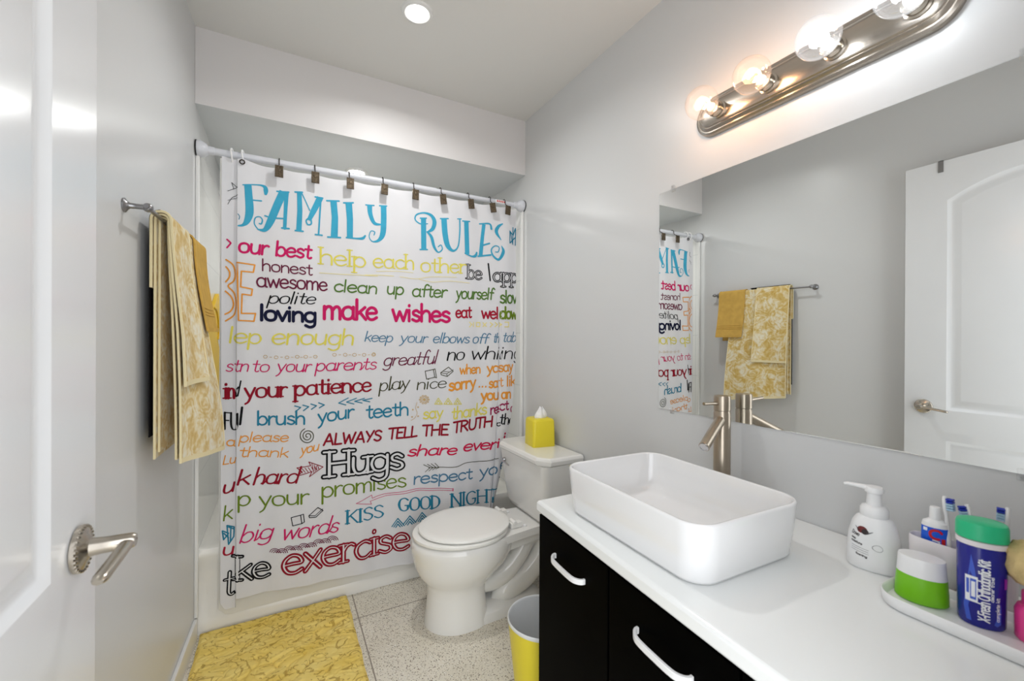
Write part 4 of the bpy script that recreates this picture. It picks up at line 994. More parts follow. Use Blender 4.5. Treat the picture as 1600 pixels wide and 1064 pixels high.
M = {
    'wall': wall_paint('grey_wall_paint', (213, 214, 214), .32),
    'ceiling': wall_paint('white_ceiling_paint', (222, 221, 217), .6),
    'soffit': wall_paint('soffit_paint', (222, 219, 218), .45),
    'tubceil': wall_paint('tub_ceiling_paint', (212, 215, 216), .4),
    'floor': terrazzo(),
    'tile': white_tile(),
    'trim': mat('white_trim_paint', (228, 228, 226), .35),
    'door': mat('white_door_paint', (222, 223, 224), .22, vary=.01),
    'porcelain': mat('white_porcelain', (238, 237, 233), .09, vary=.008, coat=.3),
    'basin': mat('white_ceramic', (236, 236, 236), .06, vary=.006, coat=.5),
    'tub': mat('white_enamel', (240, 238, 232), .15, vary=.015),
    'seat': mat('white_seat_plastic', (244, 243, 238), .2, vary=.008),
    'counter': mat('white_countertop', (238, 240, 239), .18, vary=.01),
    'black': mat('black_gloss_laminate', (2, 2, 2), .38, spec=.012, vary=.05),
    'nickel': mat('brushed_nickel', (176, 164, 148), .28, 1.0, vary=.06, scale=60, stretch=(1, 1, .05)),
    'nickel_plate': mat('brushed_nickel_plate', (178, 170, 160), .24, 1.0, vary=.06, scale=40, stretch=(1, .06, 1)),
    'chrome': mat('polished_chrome', (200, 200, 202), .08, 1.0),
    'satin': mat('satin_nickel', (188, 180, 168), .22, 1.0),
    'steel': mat('grey_steel', (150, 150, 152), .3, 1.0),
    'bronze': mat('aged_bronze', (98, 86, 70), .4, .75, vary=.5, scale=180, bump=.5, bscale=260),
    'wire': mat('dark_wire', (60, 54, 50), .35, .9),
    'rod': mat('white_rod_enamel', (214, 216, 222), .25),
    'plastic': mat('white_plastic', (238, 238, 238), .3, vary=.01),
    'plastic_clear': clear_glass('clear_plastic'),
    'globe': clear_glass('clear_bulb_glass', .035),
    'mirror': mirror_glass(),
    'mirror_edge': mat('mirror_bevel', (170, 182, 180), .1, .9),
    'curtain': cloth_white('curtain_cloth', (226, 226, 229), .08),
    'liner': cloth_white('liner_cloth', (236, 235, 230), .15),
    'floral': floral_towel(),
    'tan_towel': mat('tan_terry', (206, 168, 88), .95, spec=.1, vary=.08, scale=30, bump=.7, bscale=420),
    'hem': mat('cream_hem', (232, 218, 176), .9, spec=.1, bump=.3, bscale=300),
    'dark_sheet': mat('black_sheet', (24, 22, 24), .95, spec=.1, bump=.6, bscale=420),
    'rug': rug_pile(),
    'yellow': mat('yellow_plastic', (232, 214, 48), .35, vary=.02),
    'ybright': mat('amber_yellow_plastic', (240, 196, 20), .4, vary=.03),
    'bin_inner': mat('bin_white_lining', (226, 228, 228), .35),
    'tissue': mat('white_tissue', (246, 246, 246), .9, bump=.4, bscale=120),
    'green': mat('lime_green_plastic', (120, 196, 20), .3, vary=.04),
    'mint': mat('mint_green_plastic', (34, 190, 132), .35, vary=.03),
    'blue': mat('royal_blue_label', (20, 26, 140), .2, vary=.08, scale=14),
    'blue_mid': mat('mid_blue_print', (62, 92, 200), .25),
    'purple': mat('purple_print', (158, 30, 176), .3),
    'paste_blue': mat('toothpaste_blue', (24, 92, 214), .25, vary=.08),
    'paste_red': mat('toothpaste_red', (206, 30, 36), .3),
    'white_ink': mat('white_ink', (240, 242, 246), .4),
    'grey_ink': mat('grey_ink', (120, 120, 124), .5),
    'dark_ink': mat('dark_ink', (44, 34, 36), .5),
    'cherry': mat('dark_cherry_print', (112, 30, 30), .4, vary=.2, scale=80),
    'brush_blue': mat('brush_blue', (26, 50, 170), .4),
    'bristle': mat('pale_bristles', (172, 204, 226), .6),
    'pink': mat('hot_pink_plastic', (240, 70, 150), .3),
    'pinkwhite': mat('blush_white_plastic', (234, 228, 230), .35),
    'sponge': mat('tan_sponge', (214, 190, 136), .95, spec=.1, vary=.12, scale=40, bump=1.0, bscale=160),
    'red_sticker': mat('red_sticker', (206, 70, 60), .5),
    'rubber': mat('black_rubber', (26, 26, 28), .5),
    'lamp': emit('lamp_diffuser', (1.0, .98, .94), 14),
    'warm_fil': emit('warm_filament', (1.0, .60, .30), 40),
    'cool_fil': emit('cool_filament', (.92, .96, 1.0), 50),
}
INKM = {k: mat('ink_' + k, c, .8, spec=.2, vary=.05, scale=30) for k, c in INK.items()}

# ------------------------------------------------------------------ room shell
YB, YT, YS, ZS = 2.885, 2.125, 2.087, 2.145


def shell(name, b, m, **kw):
    o = b.build(name, m, **kw)
    o['kind'] = 'structure'
    return o


shell('floor', MB().box(-.1, 1.62, -1.2, 2.985, -.08, 0), M['floor'])
# the left wall runs slightly out of parallel with the right one
lw = [(0, 2.1), (0, 2.985), (-.2, 2.985), (-.2, -.06), (-.0842, -.06)]
shell('wall_left', MB().prism(lw, lambda a, b, h: (a, b, h), 0, H + .1), M['wall'])
shell('wall_right', MB().box(W, W + .1, -.06, 2.985, 0, H + .1), M['wall'])
shell('wall_back', MB().box(0, W, YB, 2.985, 0, H + .1), M['wall'])
fw = MB().box(.86, W, -.06, .06, 0, H + .1).box(-.086, .06, -.06, .06, 0, H + .1).box(.06, .86, -.06, .06, 2.06, H + .1)
shell('wall_front', fw, M['wall'])
shell('ceiling', MB().box(-.09, W, .06, YB, H, H + .1), M['ceiling'])
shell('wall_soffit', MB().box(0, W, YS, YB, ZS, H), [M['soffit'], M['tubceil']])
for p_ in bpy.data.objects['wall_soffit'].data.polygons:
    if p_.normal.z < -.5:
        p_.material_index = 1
TZ = 1.99
shell('wall_tile_left', MB().box(0, .010, 2.112, YB, .30, TZ), M['tile'], bevel=.003)
shell('wall_tile_right', MB().box(W - .010, W, 2.112, YB, .30, TZ), M['tile'], bevel=.003)
shell('wall_tile_back', MB().box(.010, W - .010, YB - .010, YB, .30, TZ), M['tile'])
shell('trim_1', MB().box(0, .013, 2.098, 2.114, .085, TZ), M['trim'], bevel=.004)
shell('trim_2', MB().box(W - .013, W, 2.098, 2.114, 0, TZ), M['trim'], bevel=.004)
shell('baseboard_left', MB().prism([(-.0455, .92), (-.0005, 2.098), (.0125, 2.098), (-.0325, .92)], lambda a, b, h: (a, b, h), 0, .085), M['trim'], bevel=.004)
shell('baseboard_right', MB().box(W - .013, W, 1.03, 2.098, 0, .085), M['trim'], bevel=.004)

# open door, folded back against the left wall
DX, DT, DY0, DY1, DZ0, DZ1 = .045, .035, .107, .907, .012, 2.045
door = thing('door_1', 'white moulded panel door standing open against the left wall', 'door', (DX, DY0, 0), kind='structure')


def panel_outline(y0, y1, z0, z1, arch):
    pts = [(y0, z0), (y1, z0), (y1, z1)]
    if arch:
        n = 20
        for i in range(1, n):
            t = i / n
            pts.append((y1 + (y0 - y1) * t, z1 + arch * sin(pi * t) ** 0.9))
    pts.append((y0, z1))
    return pts


def inset(poly, d):
    n = len(poly)
    out = []
    for i in range(n):
        a, b, c = Vector(poly[i - 1]), Vector(poly[i]), Vector(poly[(i + 1) % n])
        e1, e2 = (b - a).normalized(), (c - b).normalized()
        n1, n2 = Vector((-e1.y, e1.x)), Vector((-e2.y, e2.x))
        m_ = (n1 + n2)
        m_ = m_ / max(m_.length_squared / 2, .3)
        out.append(tuple(b + m_ * d))
    return out


db = MB()
rect = [(DY0, DZ0), (DY1, DZ0), (DY1, DZ1), (DY0, DZ1)]
panels = [panel_outline(DY0 + .148, DY1 - .148, .895, 1.86, .085), panel_outline(DY0 + .148, DY1 - .148, .22, .755, 0)]
loops = [[Vector((a, b, 0)) for a, b in rect]] + [[Vector((a, b, 0)) for a, b in p] for p in panels]
flat = [(DX, v.x, v.y) for lp in loops for v in lp]
db.add(flat, [tuple(t) for t in geometry.tessellate_polygon(loops)], 0, False)
for pl in panels:
    rings = []
    for d, h in ((0, 0), (.004, -.002), (.010, -.008), (.018, -.009), (.030, -.006), (.046, -.0015), (.050, -.001)):
        rings.append([(DX + h, a, b) for a, b in inset(pl, d)])
    db.loft(rings, 0, False, True, smooth=True)
back = [(DX - DT, a, b) for a, b in rect]
fr = [(DX, a, b) for a, b in rect]
db.add(back + fr, [(3, 2, 1, 0), (0, 1, 5, 4), (1, 2, 6, 5), (2, 3, 7, 6), (3, 0, 4, 7)], 0, False)
db.build('door_panel', M['door'], door, angle=50)
# lever handle
hy, hz = .836, .905
hb = MB().lathe([(.030, 0), (.033, .002), (.033, .007), (.029, .010), (.018, .013), (.013, .016), (.0115, .03), (.011, .062), (.009, .066)], (DX, hy, hz), (1, 0, 0), 40)
for i in range(28):
    a = 2 * pi * i / 28
    hb.lathe([(.003, 0), (.003, .004), (.001, .006)], (DX + .005, hy + .0305 * cos(a), hz + .0305 * sin(a)), (1, 0, 0), 6)
hd = hb.build('door_handle', M['satin'], door)
lv = MB()
pts = spline([(DX + .056, hy + .006, hz), (DX + .057, hy - .02, hz - .001), (DX + .054, hy - .06, hz - .006), (DX + .050, hy - .098, hz - .012)], k=6)
lv.tube(pts, [.0105, .011] + [.0095] * (len(pts) - 4) + [.0085, .006], 14, flat=.62)
lv.build('lever', M['satin'], hd)
MB().box(DX - .028, DX - .008, DY1 - .0005, DY1 + .002, hz - .028, hz + .028).build('latch_plate', M['steel'], door, bevel=.001)
for z in (.25, 1.05, 1.85):
    MB().lathe([(.006, -.045), (.006, .045)], (DX - .002, DY0 - .004, z), n=10).build('hinge', M['satin'], door)
hk = MB().box(DX - DT - .003, DX + .004, .772, .790, DZ1 + .0005, DZ1 + .003).box(DX + .0008, DX + .004, .772, .790, DZ1 - .05, DZ1 + .003)
tag(hk.build('door_hook', M['steel']), 'small grey metal hook bent over the top of the open white door', 'hook')

# recessed can lights
def can_light(name, x, y, z, label):
    r = thing(name, label, 'ceiling light', (x, y, z))
    MB().lathe([(.040, -.001), (.041, -.006), (.047, -.010), (.056, -.007), (.059, -.0005)], (x, y, z), n=48, cap0=False, cap1=False).build('trim_ring', M['trim'], r)
    MB().lathe([(.0405, -.002), (.040, -.005), (.030, -.0065), (.0005, -.007)], (x, y, z), n=40, cap0=True, cap1=True).build('diffuser', M['lamp'], r)
    return r


can_light('recessed_light', .752, 1.587, H, 'round white recessed light in the main bathroom ceiling')
can_light('recessed_light', .67, 2.50, ZS, 'round white recessed light in the lower ceiling over the bathtub')

# ------------------------------------------------------------------ bathtub
tb = MB()
n = 10
X0, X1, Y0, Y1, TH = .003, W - .003, YT, YB - .012, .345
outer = lambda i, z: rrect(X0 + i, X1 - i, Y0 + i, Y1 - i, .012, z, n)
tb.loft([rrect(X0, X1, Y0, Y1, .01, 0, n), rrect(X0, X1, Y0, Y1, .01, .055, n), rrect(X0, X1, Y0 + .010, Y1, .01, .07, n), rrect(X0, X1, Y0 + .014, Y1, .01, .285, n),
         rrect(X0, X1, Y0 + .001, Y1, .012, .312, n), rrect(X0, X1, Y0, Y1, .014, .330, n), rrect(X0 + .006, X1 - .006, Y0 + .006, Y1 - .006, .02, .343, n), rrect(X0 + .02, X1 - .02, Y0 + .02, Y1 - .02, .03, TH, n),
         rrect(X0 + .07, X1 - .07, Y0 + .065, Y1 - .065, .12, TH, n), rrect(X0 + .085, X1 - .085, Y0 + .08, Y1 - .08, .13, TH - .012, n), rrect(X0 + .14, X1 - .14, Y0 + .13, Y1 - .12, .16, .09, n),
         rrect(X0 + .20, X1 - .20, Y0 + .18, Y1 - .17, .14, .06, n)])
tag(tb.build('bathtub', M['tub']), 'white bathtub behind the lettered shower curtain, apron showing under the hem', 'bathtub')

# ------------------------------------------------------------------ rod, curtain, liner
RY, RZ = 2.109, 1.974
rod = thing('curtain_rod', 'white tension rod holding the shower curtain between the two walls', 'curtain rod', (0, RY, RZ))
MB().tube([(.02, RY, RZ), (1.0, RY, RZ)], .0145, 20).tube([(.98, RY, RZ), (W - .02, RY, RZ)], .0125, 20).build('rod', M['rod'], rod)
for s, x in ((1, 0.0), (-1, W)):
    o = MB().lathe([(.033, .004), (.034, .012), (.032, .022), (.026, .034), (.018, .042), (.0165, .062), (.0145, .064)], (x, RY, RZ), (s, 0, 0), 32).build('end_cap', M['rod'], rod)
    MB().lathe([(.034, 0), (.0345, .005)], (x, RY, RZ), (s, 0, 0), 32).build('rubber_pad', M['rubber'], o)
st_ = MB()
for i in range(5):
    st_.box(1.345 + i * .011, 1.352 + i * .011, RY - .0135, RY - .0122, RZ - .004, RZ + .006, 0)
st_.box(1.338, 1.402, RY - .0130, RY - .0118, RZ - .009, RZ + .009, 1)
st_.build('sticker', [M['red_sticker'], M['plastic']], rod, fix=False)

YC = 2.085
CX0, CX1 = .088, 1.466


def edge_c(z):
    """how far the right side is drawn back at height z"""
    pts = [(.05, .04), (.30, .20), (.42, .38), (.55, .56), (.67, .72), (.84, .88), (1.0, .97), (1.15, 1.0), (2.0, 1.0)]
    for (a, b), (c, d) in zip(pts, pts[1:]):
        if z <= c:
            return b + (d - b) * max(0, (z - a)) / (c - a)
    return 1.0


XP = 1.30


def cx_map(x, z):
    return x if x <= XP else XP + (x - XP) * edge_c(z)


def cx_inv(x, z):
    return x if x <= XP else XP + (x - XP) / edge_c(z)


def curtain_y(x, z):
    t = (1.94 - z) / 1.85
    a = .0026 + .0026 * t
    y = YC + a * sin(2 * pi * x / .245 + 1.3) + .5 * a * sin(2 * pi * x / .113 + .4 + z)
    y += .006 * sin(2 * pi * x / .62 + 2 * z) * t
    # the left end is folded behind the main panel
    y += .010 * (1 - sstep(.1385, .1435, x))
    # soft pleat near the right edge, deepening downwards
    dp = 1 - sstep(1.25, 1.50, z)
    y += .010 * dp * sstep(1.350, 1.362, x) * (1 - sstep(1.365, 1.370, x))
    y += .006 * sstep(1.40, 1.47, x)
    # folds where clips gather the top
    return min(y, YT - .006) if z < .36 else y


CLIPS = [.294, .434, .579, .732, .881, 1.023, 1.176, 1.303, 1.394]


def top_z(x):
    cs = [.10, .158] + CLIPS + [1.463]
    for a, b in zip(cs, cs[1:]):
        if a <= x <= b:
            t = (x - a) / (b - a)
            return 1.944 - .007 * sin(pi * t) + (.012 * (1 - sstep(.16, .28, x)))
    return 1.944 + (.012 if x < .2 else 0)


def hem_z(x):
    if x < .142:
        return .092 + .03 * (1 - sstep(.086, .108, x))
    return .130 - .030 * sstep(.15, .90, x) + .02 * sstep(1.1, 1.4, x)


def on_curtain(x, z, lvl):
    x = min(max(cx_inv(x, z), CX0), CX1)
    y = curtain_y(x, z)
    d = .001 + .00002 * lvl + (.0004 if lvl >= 30 else 0)
    sl = (curtain_y(x + .001, z) - curtain_y(x - .001, z)) / .002
    q = 1 / sqrt(1 + sl * sl)
    return (cx_map(x + d * sl * q, z), y - d * q, z)


cols = []
x = CX0
while x < CX1:
    cols.append(x)
    x += .0012 if (.127 < x < .147 or 1.345 < x < 1.374) else .005
cols.append(CX1)
NR = 76
cb = MB()
vs_, fs_ = [], []
for j in range(NR + 1):
    t = j / NR
    for x in cols:
        z = hem_z(x) + (top_z(x) - hem_z(x)) * t
        vs_.append((cx_map(x, z), curtain_y(x, z), z))
nc = len(cols)
for j in range(NR):
    for i in range(nc - 1):
        fs_.append((j * nc + i, j * nc + i + 1, (j + 1) * nc + i + 1, (j + 1) * nc + i))
cb.add(vs_, fs_, 0, True)
ink_names = list(INK.keys())
INKI = {k: i + 1 for i, k in enumerate(ink_names)}
for (txt, col, x0, z0, x1, z1, xh, w, sl, con, se, ou, asc) in PRINT_TEXT:
    write(cb, txt, x0, z0, x1, z1, xh, w * 1.14, on_curtain, INKI[col], sl, con, se, ou, asc)
SQUARE[0] = True
for col, sm, pts in PRINT_STROKES:
    P = pts
    Q = spline(P, k=7) if sm else P
    if sm:
        Q = dens(Q, .004)
        LEVEL[0] += 1
        ribbon(cb, [(a, b) for a, b, w in Q], [max(w, .0012) for a, b, w in Q], on_curtain, INKI[col], LEVEL[0] % 30)
    else:
        for a, b in zip(P, P[1:]):
            q = dens([a, b], .004)
            LEVEL[0] += 1
            ribbon(cb, [(u_, v_) for u_, v_, w in q], [max(w, .0012) for u_, v_, w in q], on_curtain, INKI[col], LEVEL[0] % 30)
SQUARE[0] = False
curtain = thing('shower_curtain', 'white shower curtain printed with colourful FAMILY RULES lettering', 'shower curtain', (.78, YC, 0))
cpan = cb.build('curtain_panel', [M['curtain']] + [INKM[k] for k in ink_names], curtain, fix=False, angle=80)
gr = MB()
gr.tube([(.160 + .0085 * cos(a), YC - .008, 1.940 + .0085 * sin(a)) for a in [2 * pi * i / 24 for i in range(24)]], .0025, 8, closed=True)
gr.build('grommet', M['wire'], curtain)

# plain liner behind the curtain
lb_ = MB()
lc = [.080 + i * .012 for i in range(101)]
vs_, fs_ = [], []
LZ = [.062 + (1.90) * j / 40 for j in range(41)]
for j, z in enumerate(LZ):
    for x in lc:
        zz = z + (.03 * (1 - sstep(.08, .11, x)) if j == 0 else 0)
        if j == 40:
            zz = top_z(x) - .002
        y = 2.1165 + .0015 * sin(2 * pi * x / .15)
        if j == 0 or j == 1:
            y -= .002
        vs_.append((x if x < 1.1 else x, min(y, YT - .003), zz))
n_ = len(lc)
for j in range(40):
    for i in range(n_ - 1):
        fs_.append((j * n_ + i, j * n_ + i + 1, (j + 1) * n_ + i + 1, (j + 1) * n_ + i))
lb_.add(vs_, fs_)
tag(lb_.build('curtain_liner', M['liner'], fix=False), 'plain white liner hanging behind the lettered curtain, its edge below the hem', 'curtain liner')

# hooks
HOOKL = ['hanging above the letter A of FAMILY', 'hanging above the letter M of FAMILY', 'hanging above the letter L of FAMILY', 'hanging above the letter Y of FAMILY',
         'hanging above the gap just before RULES', 'hanging above the letter U of RULES', 'hanging above the letter L of RULES', 'hanging above the letter E of RULES', 'hanging above the letter S of RULES, nearest the right wall']
TILT = [.02, 0, .0, .05, .03, -.22, -.2, -.3, .1]
for i, (x, tl) in enumerate(zip(CLIPS, TILT)):
    yp = YC - .028
    h = thing('curtain_hook', 'bronze plaque curtain hook ' + HOOKL[i], 'curtain hook', (x, RY, RZ), 'bronze hooks along the curtain rod')
    arc = [(x, RY - .0185 * cos(a), RZ + .0185 * sin(a)) for a in [-.3 + 3.6 * j / 14 for j in range(15)]]
    MB().tube([(x, yp + .003, 1.944), (x, RY - .0215, 1.960)] + arc, .0022, 8).build('wire_hook', M['wire'], h)
    MB().tube([(x, yp + .003, 1.936), (x, YC - .014, 1.930), (x, YC - .007, 1.931)], .0018, 6).build('wire_pin', M['wire'], h)
    pb = MB().box(-.0175, .0175, -.003, .003, -.026, .026)
    pb.box(-.0165, .0165, -.0045, -.003, -.025, -.0205).box(-.0165, .0165, -.0045, -.003, .0205, .025).box(-.0165, -.012, -.0045, -.003, -.0205, .0205).box(.012, .0165, -.0045, -.003, -.0205, .0205)
    pb.lathe([(.008, 0), (.007, .002), (.0005, .003)], (0, -.003, .004), (0, -1, 0), 12)
    pb.map(lambda a, b, c: (x + a * .9 * cos(tl) + c * sin(tl) * .6, yp + b + a * sin(tl) * .4, 1.920 - a * sin(tl) * .6 + c * .95))
    pb.build('plaque', M['bronze'], h, bevel=.0008, seg=2)
for x, lb in ((.160, 'white plastic curtain ring through the curtain grommet at the left'), (.122, 'white plastic curtain ring nearest the left wall, holding the liner')):
    rg = MB()
    rg.tube([(x + .002 * sin(2 * a), RY + .006 + .022 * cos(a) - .012, 1.966 + .030 * sin(a)) for a in [2 * pi * i / 28 for i in range(28)]], .0032, 8, closed=True)
    tag(rg.build('curtain_ring', M['plastic']), lb, 'curtain ring', 'white rings at the left end of the rod')

# ------------------------------------------------------------------ towel bar and towels
def bar_x(y):
    return .016 + .0393 * (y - 1.34)


def wall_x(y):
    return -.039 * (2.1 - y)


BZ = 1.529
tbar = thing('towel_bar', 'thin grey metal towel bar on the left wall holding the yellow towels', 'towel bar', (0, 1.65, BZ))
MB().tube([(bar_x(1.325), 1.325, BZ), (bar_x(1.965), 1.965, BZ)], .0052, 14).build('bar', M['steel'], tbar)
for y in (1.34, 1.95):
    pb = MB()
    pb.lathe([(.017, 0), (.017, .003), (.011, .007), (.0068, .012), (.0062, .030), (.0068, .040)], (wall_x(y) + .0002, y, BZ), (1, -.03, 0), 24)
    pb.lathe([(.0005, -.011), (.006, -.0095), (.0100, -.005), (.0112, 0), (.0100, .005), (.006, .0095), (.0005, .011)], (bar_x(y), y, BZ), (1, 0, 0), 20)
    pb.build('bracket', M['steel'], tbar)


def towel(mb, y0, y1, ri, ro, zf, zb, flare, m=0, full=True, ph=0.0, slant=0.0, mh=None, backflare=.2, hemh=.012, gap=0.0):
    """one sheet draped over the bar: closed cross-section lofted along y"""
    ny = 26
    rings, hems = [], []
    for j in range(ny + 1):
        t = j / ny
        y = y0 + (y1 - y0) * t
        xb = bar_x(y)
        def side(r, s, zend, outer):
            out = []
            for i in range(21):
                z = BZ + (zend - BZ) * i / 20
                d = (BZ - z)
                if s > 0:
                    off = flare(y, d) + gap * min(1, d * 3.2)
                    zz = z - slant * (t - .5) * (i / 20)
                else:
                    off = 0.0
                    zz = z
                out.append((xb + s * (r + off), y, zz))
            return out
        arc = lambda r, a0, a1: [(xb + r * cos(a), y, BZ + r * sin(a)) for a in [a0 + (a1 - a0) * i / 8 for i in range(9)]]
        if full:
            o = list(reversed(side(ro, 1, zf, True))) + arc(ro, 0, pi)[1:-1] + side(ro, -1, zb, True)
            n_ = list(reversed(side(ri, 1, zf, False))) + arc(ri, 0, pi)[1:-1] + side(ri, -1, zb, False)
        else:
            o = arc(ro, pi * .55, pi)[:-1] + side(ro, -1, zb, True)
            n_ = arc(ri, pi * .55, pi)[:-1] + side(ri, -1, zb, False)
        rings.append(o + list(reversed(n_)))
        if mh is not None:
            hems.append((o[0], n_[0]))
    mb.loft(rings, m, True, True)
    if mh is not None:
        half = len(rings[0]) // 2
        for jj, sgn in ((0, -1), (ny, 1)):
            r_ = rings[jj]
            for lp in (r_[:half], r_[half:]):
                mb.tube([(x, y + sgn * .0006, z) for x, y, z in lp], .0017, 6, mh)
        for j in range(ny):
            (a, b), (c, d) = hems[j], hems[j + 1]
            e = .0014
            lo = [(a[0] + e, a[1], a[2] - e), (b[0] - e, b[1], b[2] - e), (b[0] - e, b[1], b[2] + hemh), (a[0] + e, a[1], a[2] + hemh)]
            hi = [(c[0] + e, c[1], c[2] - e), (d[0] - e, d[1], d[2] - e), (d[0] - e, d[1], d[2] + hemh), (c[0] + e, c[1], c[2] + hemh)]
            mb.loft([lo, hi], mh, True, True, smooth=False)


big = MB()
def fl_all(y, d):
    """how far the hanging fronts stand out from the bar"""
    return .010 * d + (.014 + .048 * sstep(1.45, 1.80, y)) * sstep(.04, .66, d) + .0035 * sin(26 * y + 5 * d) * min(1, d * 4)


fl_in = fl_mid = fl_h = fl_t = fl_all
towel(big, 1.475, 1.80, .0078, .0104, .875, .90, fl_in, ph=1.0, mh=1)
towel(big, 1.458, 1.815, .0134, .0160, .842, .885, fl_mid, ph=.4, slant=.05, mh=1, gap=.007)
tag(big.build('bath_towel', [M['floral'], M['hem']]), 'large folded yellow floral bath towel hanging lowest on the towel bar', 'towel')
ht = MB()
towel(ht, 1.450, 1.645, 00.0196, .0228, 1.078, 1.345, fl_h, ph=2.0, mh=1, gap=.014)
tag(ht.build('hand_towel', [M['floral'], M['hem']]), 'yellow floral hand towel draped over the larger bath towel, nearer the door', 'towel')
tt = MB()
towel(tt, 1.722, 1.900, 00.0196, .0226, 1.235, 1.21, fl_t, ph=3.0, mh=0, gap=.012)
for zz in (1.290, 1.300, 1.312):
    band = []
    for j in range(13):
        y = 1.724 + .174 * j / 12
        d = BZ - zz
        xx = bar_x(y) + .0226 + fl_t(y, d) + .012 * min(1, d * 3.2)
        band.append((xx + .0004, y, zz))
    tt.tube(band, .0019, 6)
tag(tt.build('hand_towel', M['tan_towel']), 'small plain tan towel with woven bands at the far end of the towel bar', 'towel')
bt = MB()
towel(bt, 1.456, 1.70, 00.0248, .0272, 1.5, .945, fl_in, full=False, ph=.2, backflare=.5)  # thin black sheet in the gap between towels and wall
tag(bt.build('dark_sheet', M['dark_sheet']), 'black sheet hanging behind the yellow floral towels, against the left wall', 'towel')

# yellow ornament on the tiled wall
yo = MB()
out_ = [(2.30, 1.37), (2.39, 1.352), (2.46, 1.372), (2.52, 1.40), (2.61, 1.437), (2.63, 1.40), (2.635, 1.32), (2.62, 1.25), (2.58, 1.205), (2.66, 1.14), (2.76, 1.075), (2.82, 1.066), (2.862, 1.062), (2.84, 1.02), (2.79, .975), (2.66, .935), (2.50, .955), (2.38, 1.00), (2.30, 1.10), (2.27, 1.24)]
sm_ = spline(out_ + [out_[0]], k=4)[:-1]
yo.prism(sm_, lambda a, b, h: (.0102 + h, a, b), 0, .016, 0, False)
yo.tube([(.0285, a, b) for a, b in spline([(2.42, 1.355), (2.50, 1.345), (2.56, 1.30), (2.58, 1.24), (2.56, 1.205)], k=6)], .004, 8)
tag(yo.build('bath_ornament', M['ybright'], bevel=.003), 'bright yellow flat pointed shape stuck on the white tile between towels and curtain', 'bath ornament')

# ------------------------------------------------------------------ bath mat
mb_ = MB()
gx, gy = 132, 190
mx0, mx1, my0, my1 = .020, .578, 1.30, 2.116
top, bot = [], []
for j in range(gy + 1):
    for i in range(gx + 1):
        x, y = mx0 + (mx1 - mx0) * i / gx, my0 + (my1 - my0) * j / gy
        e = min(i, gx - i, (j) , gy - j)
        p = Vector((x * 9, y * 15, 0))
        wv = Vector((noise.noise(p * .8), noise.noise(p * .8 + Vector((9, 3, 1))), 0)) * .9
        g = abs(noise.noise(p + wv))
        g2 = abs(noise.noise(p * 1.9 + wv * 1.4 + Vector((4, 7, 2))))
        z = .017 - .0085 * (1 - sstep(0, .055, g)) - .006 * (1 - sstep(0, .06, g2)) + .0014 * noise.noise(Vector((x * 160, y * 160, 0))) + .003 * noise.noise(p * .6)
        if e < 3:
            z = min(z, .008 + .003 * e)
        wx = .004 * noise.noise(Vector((y * 12, 3, 1))) if i in (0, gx) else 0
        top.append((x + wx, y, z))
n_ = gx + 1
fs_ = [(j * n_ + i, j * n_ + i + 1, (j + 1) * n_ + i + 1, (j + 1) * n_ + i) for j in range(gy) for i in range(gx)]
mb_.add(top, fs_)
rim = [top[i] for i in range(n_)] + [top[j * n_ + gx] for j in range(1, gy + 1)] + [top[gy * n_ + i] for i in range(gx - 1, -1, -1)] + [top[j * n_] for j in range(gy - 1, 0, -1)]
mb_.loft([[(a, b, .0005) for a, b, c in rim], rim], 0, True, False)
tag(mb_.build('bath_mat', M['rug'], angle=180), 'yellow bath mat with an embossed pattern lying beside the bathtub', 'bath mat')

# ------------------------------------------------------------------ toilet
TY = 1.745
toilet = thing('toilet', 'white two-piece toilet with closed lid between the shower curtain and the vanity', 'toilet', (1.15, TY, 0))


def egg(cx, af, ab, b, z, n=48, p=2.0, pf=2.0):
    pts = []
    for i in range(n):
        a = 2 * pi * i / n
        c, s = cos(a), sin(a)
        ax = ab if c > 0 else af
        e = 2 / (p if c > 0 else pf)
        pts.append((cx + ax * math.copysign(abs(c) ** e, c), TY + b * math.copysign(abs(s) ** e, s), z))
    return pts


bw = MB()
bw.loft([egg(.985, .143, .125, .124, 0, p=3), egg(.985, .143, .125, .124, .010, p=3), egg(.985, .135, .118, .116, .06, p=3), egg(.985, .130, .112, .110, .125, p=3), egg(.985, .132, .114, .112, .160, p=2.8),
         egg(.990, .148, .140, .124, .185, p=2.5), egg(1.0, .182, .175, .148, .215), egg(1.01, .208, .205, .167, .25), egg(1.02, .228, .215, .180, .29), egg(1.022, .236, .215, .185, .325), egg(1.022, .237, .212, .185, .345),
         egg(1.022, .233, .205, .182, .362), egg(1.022, .224, .19, .175, .367)], angle if False else 0)
# foot behind the column
foot = [(.98, -.115), (1.20, -.108), (1.34, -.098), (1.385, -.06), (1.385, .06), (1.34, .098), (1.20, .108), (.98, .115)]
def scale_poly(pl, s):
    return [(1.1 + (a - 1.1) * (1 - (1 - s) * .4), b * s) for a, b in pl]
bw.loft([[(a, TY + b, 0) for a, b in foot], [(a, TY + b, .022) for a, b in scale_poly(foot, .99)], [(a, TY + b, .038) for a, b in scale_poly(foot, .90)], [(a, TY + b, .052) for a, b in scale_poly(foot, .55)]], 0)
tp = spline([(1.02, TY - .03, .175), (1.10, TY - .03, .135), (1.19, TY - .03, .145), (1.265, TY - .03, .205), (1.325, TY - .03, .285), (1.380, TY - .03, .30), (1.402, TY - .03, .245), (1.375, TY - .03, .175), (1.315, TY - .03, .118), (1.24, TY - .03, .085), (1.17, TY - .03, .062), (1.14, TY - .03, .045)], k=6)
rad = [.044 + .010 * sstep(.50, .70, i / (len(tp) - 1)) - .046 * sstep(.80, 1.0, i / (len(tp) - 1)) ** 2 for i in range(len(tp))]
